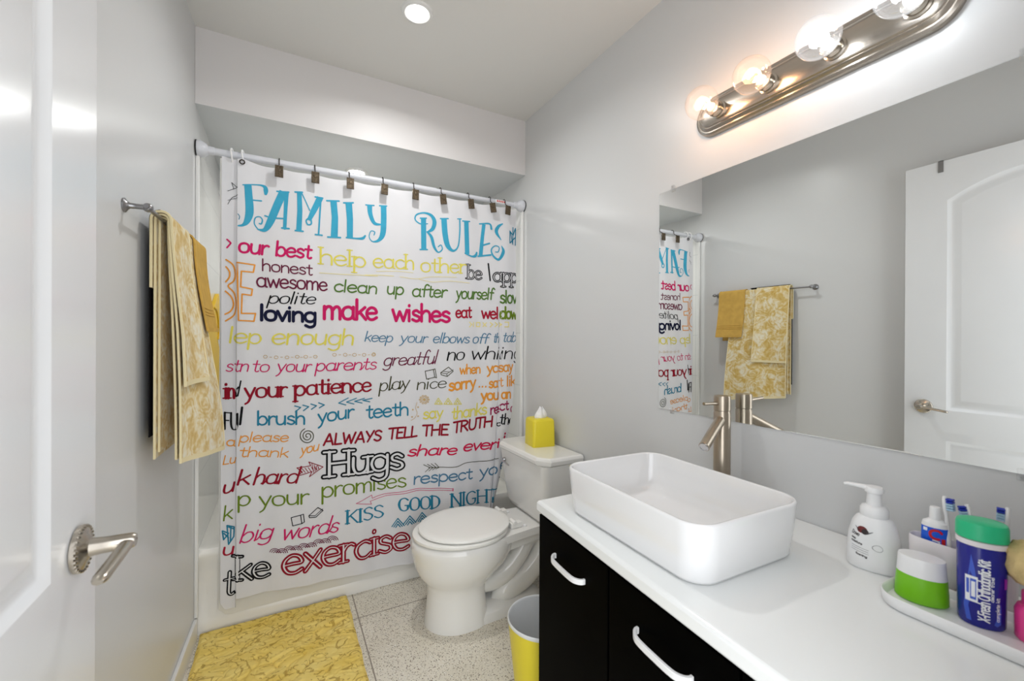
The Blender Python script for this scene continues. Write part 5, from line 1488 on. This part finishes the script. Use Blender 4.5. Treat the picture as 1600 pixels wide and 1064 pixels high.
bw.tube(tp, rad, 18)
bw.tube([(a, 2 * TY - b, c) for a, b, c in tp], rad, 18)
bw.loft([[(x, TY + s * y, z) for x, y in ((1.10, .155), (1.20, .135), (1.30, .122), (1.455, .112)) for s in (1,)] + [(x, TY - y, z) for x, y in ((1.455, .112), (1.30, .122), (1.20, .135), (1.10, .155))] for z in (.335, .342, .362, .367)], 0)
# web under the deck
bw.loft([[(1.10, TY - .10, z0), (1.44, TY - .09, z0 + .035), (1.44, TY + .09, z0 + .035), (1.10, TY + .10, z0)] for z0 in (.27, .315)], 0)
bw.lathe([(.011, 0), (.011, .006), (.006, .011), (.001, .012)], (1.20, TY - .085, .030), (0, -.5, 1), 12)
bw.build('bowl', M['porcelain'], toilet, angle=50)
seat = MB()
seat.loft([egg(1.022, .205, .170, .160, .3725), egg(1.022, .230, .189, .184, .3727), egg(1.022, .232, .19, .186, .377), egg(1.022, .231, .189, .185, .3845), egg(1.022, .227, .186, .181, .3868), egg(1.022, .20, .17, .16, .3870)], 0)
so = seat.build('seat', M['seat'], toilet)
lid = MB()
lid.loft([egg(1.030, .185, .165, .153, .3922, pf=2.05), egg(1.030, .212, .189, .179, .3924), egg(1.030, .214, .19, .181, .397), egg(1.030, .212, .189, .179, .4025), egg(1.030, .204, .183, .171, .4058), egg(1.030, .18, .165, .15, .4075), egg(1.03, .10, .10, .08, .4085)], 0)
lid.build('lid', M['seat'], toilet)
for s in (-1, 1):
    hb2 = MB().box(1.205, 1.262, TY + s * .075 - .016, TY + s * .075 + .016, .3675, .392)
    hb2.lathe([(.010, -.022), (.010, .022)], (1.222, TY + s * .075, .394), (0, 1, 0), 14)
    hb2.build('hinge', M['seat'], toilet, bevel=.003)
    MB().lathe([(.009, 0), (.009, .004), (.005, .008), (.001, .009)], (1.278, TY + s * .085, .3672), n=14).build('bolt_cap', M['plastic'], toilet)
tk = MB()
KY = 1.768
def tank_ring(x0, x1, hw, ch, z, r=.02):
    return rrect(x0, x1, KY - hw, KY + hw, r, z, 6)
tk.loft([tank_ring(1.360, 1.495, .150, 0, .3675, .05), tank_ring(1.342, 1.500, .185, 0, .378, .05), tank_ring(1.334, 1.502, .196, 0, .40, .045), tank_ring(1.322, 1.506, .208, 0, .50, .04), tank_ring(1.308, 1.508, .222, 0, .652, .035)], 0)
tk.build('tank', M['porcelain'], toilet, angle=50)
def lid_poly(g):
    return [(1.294 - g, KY - .175), (1.335, KY - .230 - g), (1.512, KY - .230 - g), (1.512, KY + .230 + g), (1.335, KY + .230 + g), (1.294 - g, KY + .175)]
tl = MB().loft([[(a, b, z) for a, b in lid_poly(g)] for g, z in ((-.006, .6525), (.002, .660), (.004, .676), (-.002, .687))] + [[(1.40 + (a - 1.40) * .97, KY + (b - KY) * .97, .690) for a, b in lid_poly(-.006)]], 0, smooth=False)
tl.build('tank_lid', M['porcelain'], toilet, bevel=.006, seg=3)
fh = MB().lathe([(.012, 0), (.012, .006), (.008, .012)], (1.309, KY + .15, .60), (-1, 0, 0), 16)
fh.tube([(1.293, KY + .15, .60), (1.290, KY + .12, .598), (1.290, KY + .075, .592)], [.006, .0055, .004], 10)
fh.build('flush_lever', M['chrome'], toilet)

# tissue box on the tank
bx = thing('tissue_box', 'square yellow tissue box cover standing on the toilet tank lid', 'tissue box', (1.437, 1.790, .6902))
ra = radians(-9)
def rot_tb(a, b, c):
    return (1.437 + a * cos(ra) - b * sin(ra), 1.790 + a * sin(ra) + b * cos(ra), .6902 + c)
hs = .058
tbx = MB()
tbx.loft([rrect(-hs, hs, -hs, hs, .010, 0, 5), rrect(-hs - .001, hs + .001, -hs - .001, hs + .001, .012, .004, 5), rrect(-hs + .001, hs - .001, -hs + .001, hs - .001, .014, .122, 5), rrect(-hs + .006, hs - .006, -hs + .006, hs - .006, .014, .131, 5),
          rrect(-hs + .014, hs - .014, -hs + .014, hs - .014, .016, .134, 5), rrect(-.030, .030, -.018, .018, .0175, .134, 5), rrect(-.030, .030, -.018, .018, .0175, .115, 5)], 0)
tbx.map(rot_tb).build('cover', M['yellow'], bx)
ts = MB()
rings = []
for i in range(9):
    t = i / 8
    r = (.014 + .006 * sin(pi * t)) * (1.15 - .75 * t ** 2)
    rings.append([rot_tb(r * (1 + .35 * sin(5 * a + 3 * t)) * cos(a) * 1.25 + .007 * t, r * (1 + .3 * cos(4 * a + 2 * t)) * sin(a) * .7 - .004 * sin(3 * t), .112 + .068 * t + .010 * t * sin(3 * a + 1)) for a in [2 * pi * k / 22 for k in range(22)]])
ts.loft(rings, 0, True, True)
ts.build('tissue', M['tissue'], bx, angle=60)

# waste bin
wb = MB()
bcx, bcy = 1.082, 1.207
wb.lathe([(.082, 0), (.088, .004), (.096, .08), (.107, .18), (.1155, .262), (.1165, .268)], (bcx, bcy, .0005), n=56, m=0, cap1=False)
wb.lathe([(.1165, .268), (.1185, .271), (.1185, .278), (.1160, .281), (.1135, .279), (.1125, .272), (.104, .18), (.093, .08), (.084, .012), (.001, .010)], (bcx, bcy, .0005), n=56, m=1, cap0=False)
tag(wb.build('waste_bin', [M['yellow'], M['bin_inner']], angle=60), 'round yellow waste bin with white inside between toilet and vanity', 'waste bin')

# ------------------------------------------------------------------ vanity
VY0, VY1, CT, VX = .066, 1.072, .735, .972
def fx(y):
    return VX + .0687 * (y - VY1)
def skew(x, y, z):
    """the front of the vanity runs slightly out of parallel with the wall"""
    return (x + (fx(y) - VX) * (1 - min(1, max(0, (x - VX) / .548))), y, z)


van = thing('vanity_cabinet', 'glossy black vanity cabinet with white bow handles under the white countertop', 'cabinet', (1.23, .57, 0))
MB().box(.998, 1.517, VY0 + .01, VY1 - .004, .09, CT - .0345).box(1.05, 1.517, VY0 + .03, VY1 - .02, 0, .09).map(skew).build('carcass', M['black'], van)
for y0, y1 in ((.742, 1.068), (.4125, .7365), (.100, .407)):
    d = MB().box(.980, .9975, y0, y1, .095, CT - .042).map(skew).build('door', M['black'], van, bevel=.0015)
    yc = (y0 + y1) / 2 - .002
    hp = [(.9805, yc + .0695), (.973, yc + .069), (.965, yc + .063), (.958, yc + .051), (.9555, yc + .032), (.955, yc), (.9555, yc - .032), (.958, yc - .051), (.965, yc - .063), (.973, yc - .069), (.9805, yc - .0695)]
    hp = spline(hp, k=4)
    rings = []
    for i, (a, b) in enumerate(hp):
        q0, q1 = hp[max(i - 1, 0)], hp[min(i + 1, len(hp) - 1)]
        tx, ty = q1[0] - q0[0], q1[1] - q0[1]
        L = sqrt(tx * tx + ty * ty)
        nx, ny = -ty / L, tx / L
        rings.append([skew(a + nx * s * .0035, b + ny * s * .0035, .614 + h * .0065) for s, h in ((-1, -1), (1, -1), (1, 1), (-1, 1))])
    MB().loft(rings, 0, True, True, smooth=False).build('handle', M['plastic'], d, bevel=.002, seg=2)
ct = MB()
ov = lambda i, z: [(x, y, z) for x, y in ((fx(VY0) + i, VY0 + i), (1.518, VY0 + i), (1.518, VY1 - i), (fx(VY1) + i, VY1 - i))]
ct.loft([ov(.004, CT - .0342), ov(0, CT - .029), ov(0, CT - .008), ov(.003, CT - .0025), ov(.009, CT)], 0, smooth=False)
tag(ct.build('countertop', M['counter'], bevel=.004, seg=3), 'white countertop slab on the black vanity cabinet', 'countertop')

# basin
bs = MB()
b0 = (.990, 1.3333, .5137, .9777)
BC, BR = ((.990 + 1.3333) / 2, (.5137 + .9777) / 2), radians(-1.94)
def turn_basin(x, y, z):
    dx, dy = x - BC[0], y - BC[1]
    return (BC[0] + dx * cos(BR) - dy * sin(BR), BC[1] + dx * sin(BR) + dy * cos(BR), CT + (z - CT) * .960)
def rb(i, z, r):
    return rrect(b0[0] + i, b0[1] - i, b0[2] + i, b0[3] - i, r, z, 10)
bs.loft([rb(.022, CT + .0004, .045), rb(.016, CT + .003, .05), rb(.010, CT + .012, .055), rb(.004, CT + .07, .055), rb(0, CT + .124, .056), rb(.0005, CT + .1285, .056), rb(.0035, CT + .131, .053), rb(.0075, CT + .1305, .049),
         rb(.0095, CT + .127, .047), rb(.013, CT + .09, .05), rb(.020, CT + .045, .06), rb(.034, CT + .024, .07), rb(.06, CT + .017, .08), rb(.12, CT + .0145, .04)], 0)
sink = thing('vessel_sink', 'white rectangular vessel sink standing on the white countertop', 'sink', (1.165, .735, CT))
bs.map(turn_basin).build('basin', M['basin'], sink, angle=60)
dr = MB().lathe([(.030, 0), (.031, .003), (.024, .005), (.022, .003), (.001, .006)], (1.165, .735, CT + .0142), n=32)
dr.build('drain', M['chrome'], sink)

# faucet
fa = thing('faucet', 'tall brushed nickel single lever faucet behind the vessel sink', 'faucet', (1.467, .815, CT))
fbx, fby = 1.464, .815
MB().lathe([(.027, .0004), (.027, .006), (.0235, .008), (.0235, .261), (.022, .263), (.022, .2665), (.0235, .268), (.0235, .307), (.022, .311), (.001, .3115)], (fbx, fby, CT), n=40).build('body', M['nickel'], fa)
dv = Vector((-.93, -.27, 0)).normalized()
s0 = Vector((fbx, fby, CT + .247))
s1 = s0 + dv * .138 + Vector((0, 0, -.066))
sp_ = MB()
sp_.tube([s0 + (s1 - s0) * .06, s0 + (s1 - s0) * .5, s1], .0145, 28)
ax = (s1 - s0).normalized()
so_ = sp_.build('spout', M['nickel'], fa)
MB().lathe([(.0125, 0), (.0125, .002), (.010, .0025), (.0095, .001), (.001, .001)], s1 + ax * .0002, ax, 24).build('aerator', M['chrome'], so_)
lvv = MB()
d2 = Vector((-.95, -.05, .0))
l0 = Vector((fbx, fby, CT + .289))
lvv.tube([l0 + d2 * .02, l0 + d2 * .05 + Vector((0, 0, .002)), l0 + d2 * .094 + Vector((0, 0, .004))], [.0052, .0048, .0045], 14)
lvv.build('lever', M['nickel'], fa)

# ------------------------------------------------------------------ mirror
mr = thing('wall_mirror', 'large frameless wall mirror above the countertop reflecting the door and towels', 'mirror', (W, .65, 1.35))
MY0, MY1, MZ0, MZ1 = .200, 1.107, .964, 1.745
mg = MB()
fr0 = [(W - .0005, MY0, MZ0), (W - .0005, MY1, MZ0), (W - .0005, MY1, MZ1), (W - .0005, MY0, MZ1)]
fr1 = [(W - .0035, MY0, MZ0), (W - .0035, MY1, MZ0), (W - .0035, MY1, MZ1), (W - .0035, MY0, MZ1)]
mg.loft([fr0, fr1], 1, True, False, smooth=False)
mg.add(fr1, [(0, 1, 2, 3)], 0, False)
mg.build('glass', [M['mirror'], M['mirror_edge']], mr)
for y, z, up in ((1.045, MZ1, 1), (1.045, MZ0, -1), (.238, MZ0, -1), (.238, MZ1, 1)):
    c_ = MB().box(W - .0095, W - .0058, y - .007, y + .007, z - up * .010 - .004, z - up * .010 + .004 + .012 * (1 if up > 0 else 0)) if False else MB()
    z0, z1 = (z - .010, z + .012) if up > 0 else (z - .012, z + .010)
    c_.box(W - .0085, W - .0042, y - .0075, y + .0075, z0, z1)
    zz0, zz1 = (z + .0008, z + .012) if up > 0 else (z - .012, z - .0008)
    c_.box(W - .0042, W - .0003, y - .0075, y + .0075, zz0, zz1)
    c_.lathe([(.0035, 0), (.003, .0015), (.0005, .002)], (W - .0085, y, (zz0 + zz1) / 2), (-1, 0, 0), 10)
    c_.build('clip', M['plastic_clear'], mr, bevel=.001)

# ------------------------------------------------------------------ vanity light
vl = thing('vanity_light', 'brushed nickel strip light with four clear globe bulbs above the mirror', 'wall light', (W, .628, 1.925))
def stad(hl, hw, x, n=14):
    pts = []
    for i in range(n + 1):
        a = -pi / 2 + pi * i / n
        pts.append((x, .628 + hl - hw + hw * cos(a), 1.925 + hw * sin(a)))
    for i in range(n + 1):
        a = pi / 2 + pi * i / n
        pts.append((x, .628 - hl + hw + hw * cos(a), 1.925 + hw * sin(a)))
    return pts
HL, HW = .316, .060
pl = MB().loft([stad(HL, HW, W - .0004), stad(HL, HW, W - .010), stad(HL - .002, HW - .002, W - .014), stad(HL - .008, HW - .008, W - .017), stad(HL - .012, HW - .012, W - .0165), stad(HL - .015, HW - .015, W - .020),
               stad(HL - .020, HW - .020, W - .0235), stad(HL - .023, HW - .023, W - .023), stad(HL - .026, HW - .026, W - .026), stad(HL - .032, HW - .032, W - .028)], 0)
pl.build('backplate', M['nickel_plate'], vl, angle=25)
for y, c, pw in BULBS:
    sk = MB().lathe([(.0255, 0), (.0255, .004), (.021, .006), (.021, .012), (.0225, .014), (.0215, .018), (.0225, .020), (.0215, .024), (.0215, .030), (.018, .032)], (W - .028, y, 1.925), (-1, 0, 0), 28).build('socket', M['satin'], vl)
    cx_ = 1.412
    pr = [(.0135, -.0475), (.0150, -.0465)] + [(.0470 * sin(a), -.0470 * cos(a)) for a in [.36 + (pi - .36) * i / 18 for i in range(18)]] + [(.0004, .0470)]
    gl = MB().lathe(pr, (cx_, y, 1.925), (-1, 0, 0), 36, cap0=False, cap1=True).build('bulb', M['globe'], vl, fix=True)
    MB().lathe([(.0135, 0), (.0125, .008), (.006, .014), (.0045, .024), (.003, .028)], (cx_ + .047, y, 1.925), (-1, 0, 0), 16).build('stem', M['plastic'], gl)
    fl = MB()
    fl.tube([(cx_ + .012 - .004 * cos(3 * a), y + .014 * cos(a), 1.925 + .014 * sin(a)) for a in [2 * pi * i / 20 for i in range(16)]], .0032, 6)
    fl.build('filament', M['warm_fil'] if c[2] < .6 else M['cool_fil'], gl)
    add_light('bulb_light', 'POINT', (cx_, y, 1.925), pw, c, .02)

# ------------------------------------------------------------------ things on the counter
KS = 1.055        # size factor of the small things


def frame(cx, cy, z, ang):
    """local frame: a to the right as seen from the door, b away from it"""
    ra_, rb_ = Vector((cos(ang), sin(ang), 0)), Vector((-sin(ang), cos(ang), 0))
    def f(a, b, c):
        v = Vector((cx, cy, z)) + ra_ * (a * KS) + rb_ * (b * KS)
        return (v.x, v.y, v.z + c * KS)
    return f


def oval(fr_, a, b, z, n=40, p=2.0, da=0, db=0, tilt=0):
    pts = []
    for i in range(n):
        t = 2 * pi * i / n
        c, s = cos(t), sin(t)
        x = a * math.copysign(abs(c) ** (2 / p), c)
        y = b * math.copysign(abs(s) ** (2 / p), s)
        pts.append(fr_(x + da, y + db, z + tilt * x))
    return pts


def on_oval(fr_, prof, p=2.0, d=.0004):
    """paint surface: a = arc angle from the front (radians, + to the right), z; prof(z) -> (a, b)"""
    def place(u, z, lvl):
        ra_, rb_ = prof(z)
        t = -pi / 2 + u
        c, s = cos(t), sin(t)
        k = d + .00001 * lvl + (.0002 if lvl >= 30 else 0)
        return fr_((ra_ + k) * math.copysign(abs(c) ** (2 / p), c), (rb_ + k) * math.copysign(abs(s) ** (2 / p), s), z)
    return place


def lerp_prof(tab):
    def f(z):
        for (z0, a0, b0_), (z1, a1, b1_) in zip(tab, tab[1:]):
            if z <= z1:
                t = max(0, (z - z0) / (z1 - z0))
                return (a0 + (a1 - a0) * t, b0_ + (b1_ - b0_) * t)
        return tab[-1][1:]
    return f


def patch(mb, place, u0, u1, z0, z1, m, nu=8, nz=6, lvl=0, shape=None):
    vs, fs = [], []
    for j in range(nz + 1):
        for i in range(nu + 1):
            vs.append(place(u0 + (u1 - u0) * i / nu, z0 + (z1 - z0) * j / nz, lvl))
    for j in range(nz):
        for i in range(nu):
            fs.append((j * (nu + 1) + i, j * (nu + 1) + i + 1, (j + 1) * (nu + 1) + i + 1, (j + 1) * (nu + 1) + i))
    mb.add(vs, fs, m, True)


VIEW = atan2(-.933, .359)       # rightwards direction for somebody standing at the door

# soap dispenser
sf = frame(1.395, .417, CT + .0003, radians(-73))
soap = thing('soap_dispenser', 'white foam soap pump bottle standing on the countertop beside the sink', 'soap dispenser', (1.395, .417, CT))
tab = [(0, .039, .022), (.004, .0425, .0255), (.03, .0435, .027), (.065, .040, .0265), (.090, .034, .024), (.100, .028, .021), (.104, .022, .019)]
sb = MB().loft([oval(sf, a, b, z, p=2.3) for z, a, b in tab], 0)
pf = on_oval(sf, lerp_prof(tab), 2.3)
LR = .0425
pf0 = pf
pf = lambda a, b, l: pf0(a / LR - .25, b, l)


def blob(mb, ca, cz, ra_, rz, m, lvl, place=None):
    place = place or pf
    mb.add([place(ca, cz, lvl)] + [place(ca + ra_ * cos(t), cz + rz * sin(t), lvl) for t in [2 * pi * i / 24 for i in range(24)]], [(0, 1 + i, 1 + (i + 1) % 24) for i in range(24)], m, True)


blob(sb, -.0070, .0790, .0100, .0066, 1, 4)
blob(sb, -.0010, .0760, .0062, .0052, 2, 9)
ribbon(sb, spline([(-.0230, .0835), (-.0175, .0800), (-.0120, .0770)], k=5), [.0006 + .00022 * i for i in range(11)], pf, 2, 4)
ribbon(sb, [(.004, .0740), (.0105, .0785)], [.0030, .0010], pf, 3, 5)
write(sb, 'Dove', -.0275, .0675, -.0105, .0645, .0048, .0014, pf, 2, .1, .3, step=.002)
write(sb, 'deep', -.0265, .0590, -.0165, .0575, .0022, .0007, pf, 2, step=.002)
write(sb, 'moisture', -.0260, .0525, -.0040, .0490, .0026, .0009, pf, 2, step=.002)
for k in range(3):
    ribbon(sb, dens([(-.0240, .0455 - k * .004), (.0060, .0415 - k * .004)], .002), [.0006] * 30, pf, 3, 6 + k)
write(sb, 'foaming', -.0140, .0290, .0040, .0265, .0024, .0008, pf, 2, step=.002)
ribbon(sb, [(.0170 + .0068 * cos(t), .050 + .0060 * sin(t)) for t in [2 * pi * i / 20 for i in range(21)]], [.0006] * 21, pf, 3, 12)
sb.build('bottle', [M['plastic'], M['cherry'], M['dark_ink'], M['grey_ink']], soap, fix=False)
pm = MB()
pm.loft([oval(sf, a, b, z) for a, b, z in ((.0215, .019, .1035), (.0225, .0195, .106), (.0225, .0195, .118), (.019, .017, .124), (.0125, .0125, .1265), (.0115, .0115, .150), (.0150, .0150, .1515), (.0155, .0155, .1575), (.013, .013, .162), (.004, .004, .1635))], 0)
nz_ = [sf(.002, 0, .1575), sf(-.018, -.001, .1590), sf(-.042, -.003, .1600), sf(-.047, -.003, .1585)]
pm.tube(nz_, [.0085, .0062, .0045, .0038], 12, flat=.75)
pm.build('pump', M['plastic'], soap)

# tray
def rr_local(g, z, r):
    return rrect(1.2526 - g, 1.380 + g, .085 - g, .367 + g, r + g, z, 10)
tr = MB().loft([rr_local(-.007, CT + .0003, .045), rr_local(-.003, CT + .003, .045), rr_local(0, CT + .021, .045), rr_local(-.002, CT + .023, .045), rr_local(-.005, CT + .021, .045), rr_local(-.009, CT + .009, .045), rr_local(-.03, CT + .007, .045)], 0)
tag(tr.build('counter_tray', M['plastic'], angle=60), 'long white rounded tray on the countertop holding the green canister and bottles', 'tray')
TZ0 = CT + .0074

# green canister
GX, GY = 1.325, .320
gf = frame(GX, GY, TZ0, VIEW)
gc = thing('canister', 'lime green canister with white oval lid at the left end of the tray', 'canister', (GX, GY, TZ0))
MB().loft([oval(gf, a, b, z, tilt=tl_) for a, b, z, tl_ in ((.0320, .023, 0, 0), (.0345, .0255, .003, 0), (.0340, .025, .022, 0), (.0322, .0235, .044, -.02))], 0).build('jar', M['green'], gc)
MB().loft([oval(gf, a, b, z, tilt=tl_) for a, b, z, tl_ in ((.0322, .0235, .0443, -.02), (.0318, .0232, .047, -.02), (.0302, .0222, .072, -.02), (.0296, .0215, .0742, -.02), (.025, .017, .0742, -.02))], 0).build('lid', M['plastic'], gc)

# toothbrush holder
HX = 1.411
hf = frame(HX, .293, CT + .0003, radians(-90))
th_ = MB().loft([oval(hf, a, b, z, p=3.2) for a, b, z in ((.064, .017, 0), (.066, .020, .003), (.068, .0215, .086), (.067, .0208, .0905), (.065, .0188, .089), (.064, .017, .02), (.05, .010, .018))], 0)
tag(th_.build('toothbrush_holder', M['pinkwhite'], angle=60), 'wide pale toothbrush holder behind the bottles holding toothpaste and brushes', 'toothbrush holder')
HB = CT + .0206

# toothpaste
pfm = frame(HX, .3276, HB, radians(-76))
tpz = thing('toothpaste_tube', 'blue toothpaste tube standing cap up in the toothbrush holder', 'toothpaste', (HX, .3276, HB))
ptab = [(0, .0165, .0022), (.03, .0175, .006), (.06, .0185, .009), (.094, .0180, .0125), (.0945, .018, .0126), (.099, .0176, .0126)]
tb2 = MB().loft([oval(pfm, a, b, z, p=2.2) for z, a, b in ptab[:4]], 0, True, False).loft([oval(pfm, a, b, z, p=2.2) for z, a, b in (ptab[3], (.102, .0165, .0125), (.1075, .0085, .0085))], 1, False, True)
pp = on_oval(pfm, lerp_prof(ptab), 2.2)
ppm = lambda a, b, l: pp(a / .0178, b, l)
ribbon(tb2, [(.0020 + .0072 * cos(t), .0820 + .0080 * sin(t)) for t in [.5 + 4.6 * i / 20 for i in range(21)]], [.0040] * 21, ppm, 2, 2)
def turned(place, u0, z0, ku):
    """writing turned a quarter to the left: reads upwards"""
    return lambda a, b, l: place(u0 - b * ku, z0 + a, l)
def turned_down(place, u0, z0, ku):
    return lambda a, b, l: place(u0 + b * ku, z0 - a, l)
td = turned_down(pp, -.08, .072, 46)
write(tb2, 'rest', 0, 0, .030, 0, .0085, .0026, td, 3, .15, .2)
patch(tb2, pp, -.90, -.50, .086, .092, 3, lvl=1)
patch(tb2, pp, .46, .80, .042, .076, 2, lvl=1)
tb2.build('tube', [M['paste_blue'], M['plastic'], M['paste_red'], M['white_ink']], tpz, fix=False)
MB().loft([oval(pfm, a, a, z) for a, z in ((.0080, .1078), (.0080, .110), (.0072, .128), (.0065, .1295), (.002, .130))], 0).build('cap', M['plastic'], tpz)


def toothbrush(base, tip, face, label):
    b0_, b1_ = Vector(base), Vector(tip)
    d = (b1_ - b0_).normalized()
    fc = Vector(face)
    fc = (fc - d * fc.dot(d)).normalized()
    sd = d.cross(fc)
    L = (b1_ - b0_).length
    r = thing('toothbrush', label, 'toothbrush', base, 'toothbrushes in the pale holder')
    h = MB()
    pr = [(0, .0045), (.02, .006), (L * .45, .0058), (L * .62, .0045), (L - .036, .0028), (L - .028, .0042), (L - .022, .0058), (L - .006, .0058), (L, .003)]
    h.loft([[b0_ + d * s + sd * (w * cos(a)) + fc * (min(w, .0036) * sin(a)) for a in [2 * pi * k / 12 for k in range(12)]] for s, w in pr], 0)
    h.build('handle', M['plastic'], r)
    br = MB()
    for i in range(5):
        for j in (-1, 0, 1):
            c = b1_ - d * (.005 + i * .0046) + sd * (j * .0036)
            m_ = 0 if i in (0, 1) else 1
            br.loft([[c + fc * hh + d * (.0019 * cos(a)) + sd * (.0016 * sin(a)) for a in [2 * pi * k / 6 for k in range(6)]] for hh in (.003, .0125)], m_)
    br.build('bristles', [M['brush_blue'], M['bristle']], r)
    return r


toothbrush((HX, .303, HB), (1.416, .316, .9156), (-.1, -1, .1), 'white toothbrush leaning beside the toothpaste tube')
toothbrush((HX, .253, HB), (1.420, .287, .909), (-.35, .7, .5), 'white toothbrush with tilted dark blue head showing just behind the green cap')
toothbrush((HX, .2405, HB), (1.418, .236, .921), (-.3, 1, 0), 'white toothbrush with upright blue head, nearest the sponge')

# blue bottle
BX, BY = 1.3306, .2463
bf = frame(BX, BY, TZ0, VIEW + radians(6))
bb = thing('bottle', 'royal blue bottle with mint green cap standing on the tray', 'bottle', (BX, BY, TZ0))
btab = [(0, .0245, .020), (.004, .0265, .022), (.08, .0275, .023), (.119, .0275, .023), (.124, .027, .0225)]
blb = MB().loft([oval(bf, a, b, z, p=2.2) for z, a, b in btab], 0, True, True)
bp = on_oval(bf, lerp_prof(btab), 2.2)
for poly_, m_ in (([(-.95, .030), (-.80, .060), (-.58, .112), (-.42, .090), (-.36, .076), (-.50, .060), (-.70, .030), (-.55, .008), (-.80, .008)], 1), ([(.30, .010), (.52, .030), (.60, .044), (.62, .012), (.45, .008)], 1)):
    blb.add([bp(u, z, 0) for u, z in poly_], [tuple(range(len(poly_)))], m_, True)
patch(blb, bp, -.86, -.30, .038, .078, 2, lvl=4)
patch(blb, bp, -.80, -.66, .050, .073, 1, lvl=8)
patch(blb, bp, -.62, -.36, .042, .074, 1, lvl=8)
patch(blb, bp, -.57, -.40, .046, .070, 2, lvl=12)
patch(blb, bp, .78, 1.05, .066, .082, 3, lvl=6)
tu = turned(bp, .10, .012, 40)
write(blb, 'X-Fresh Orthodontic Kit', 0, 0, .094, 0, .0062, .0019, tu, 2, .1, .1, step=.003)
tu = turned(bp, .26, .045, 40)
write(blb, 'cleaner travel', 0, 0, .038, 0, .0022, .0007, tu, 2, step=.003)
tu = turned(bp, .52, .016, 40)
write(blb, 'complete kit', 0, 0, .036, 0, .0026, .0007, tu, 2, step=.003)
blb.build('body', [M['blue'], M['blue_mid'], M['white_ink'], M['purple']], bb, fix=False)
MB().loft([oval(bf, a, b, z, p=2.2) for a, b, z in ((.0265, .022, .1242), (.0290, .0243, .125), (.0290, .0243, .1325), (.0272, .0228, .1335))], 0).build('collar', M['pinkwhite'], bb)
MB().loft([oval(bf, a, b, z, p=2.2) for a, b, z in ((.0275, .023, .1340), (.0295, .025, .135), (.0292, .0247, .155), (.0275, .023, .1595), (.022, .018, .1615), (.008, .006, .162))], 0).build('cap', M['mint'], bb)

# pink bottle and sponge
pk = thing('bottle', 'hot pink bottle on the tray at the right edge, under the tan sponge', 'bottle', (1.340, .187, TZ0))
MB().lathe([(.022, 0), (.0245, .003), (.025, .045), (.022, .053), (.017, .056)], (1.340, .187, TZ0), n=36).build('body', M['pink'], pk)
MB().lathe([(.0175, .0562), (.0175, .074), (.014, .0765), (.001, .077)], (1.340, .187, TZ0), n=30).build('cap', M['pink'], pk)
sg = MB()
rings = []
for i in range(13):
    t = pi * i / 12
    rings.append([(1.342 + .028 * max(sin(t), .02) ** .7 * cos(a) * (1 + .26 * noise.noise(Vector((5 * cos(a), 5 * sin(a), 3 * t)))),
                   .190 + .036 * max(sin(t), .02) ** .7 * sin(a) * (1 + .30 * noise.noise(Vector((5 * cos(a), 5 * sin(a), 4 * t + 5)))),
                   TZ0 + .1180 - .035 * cos(t) + .005 * noise.noise(Vector((5 * cos(a), 5 * sin(a), t)))) for a in [2 * pi * k / 40 for k in range(40)]])
sg.loft(rings, 0)
tag(sg.build('sponge', M['sponge'], angle=180), 'tan ruffled sponge resting on the pink bottle at the right edge', 'sponge')
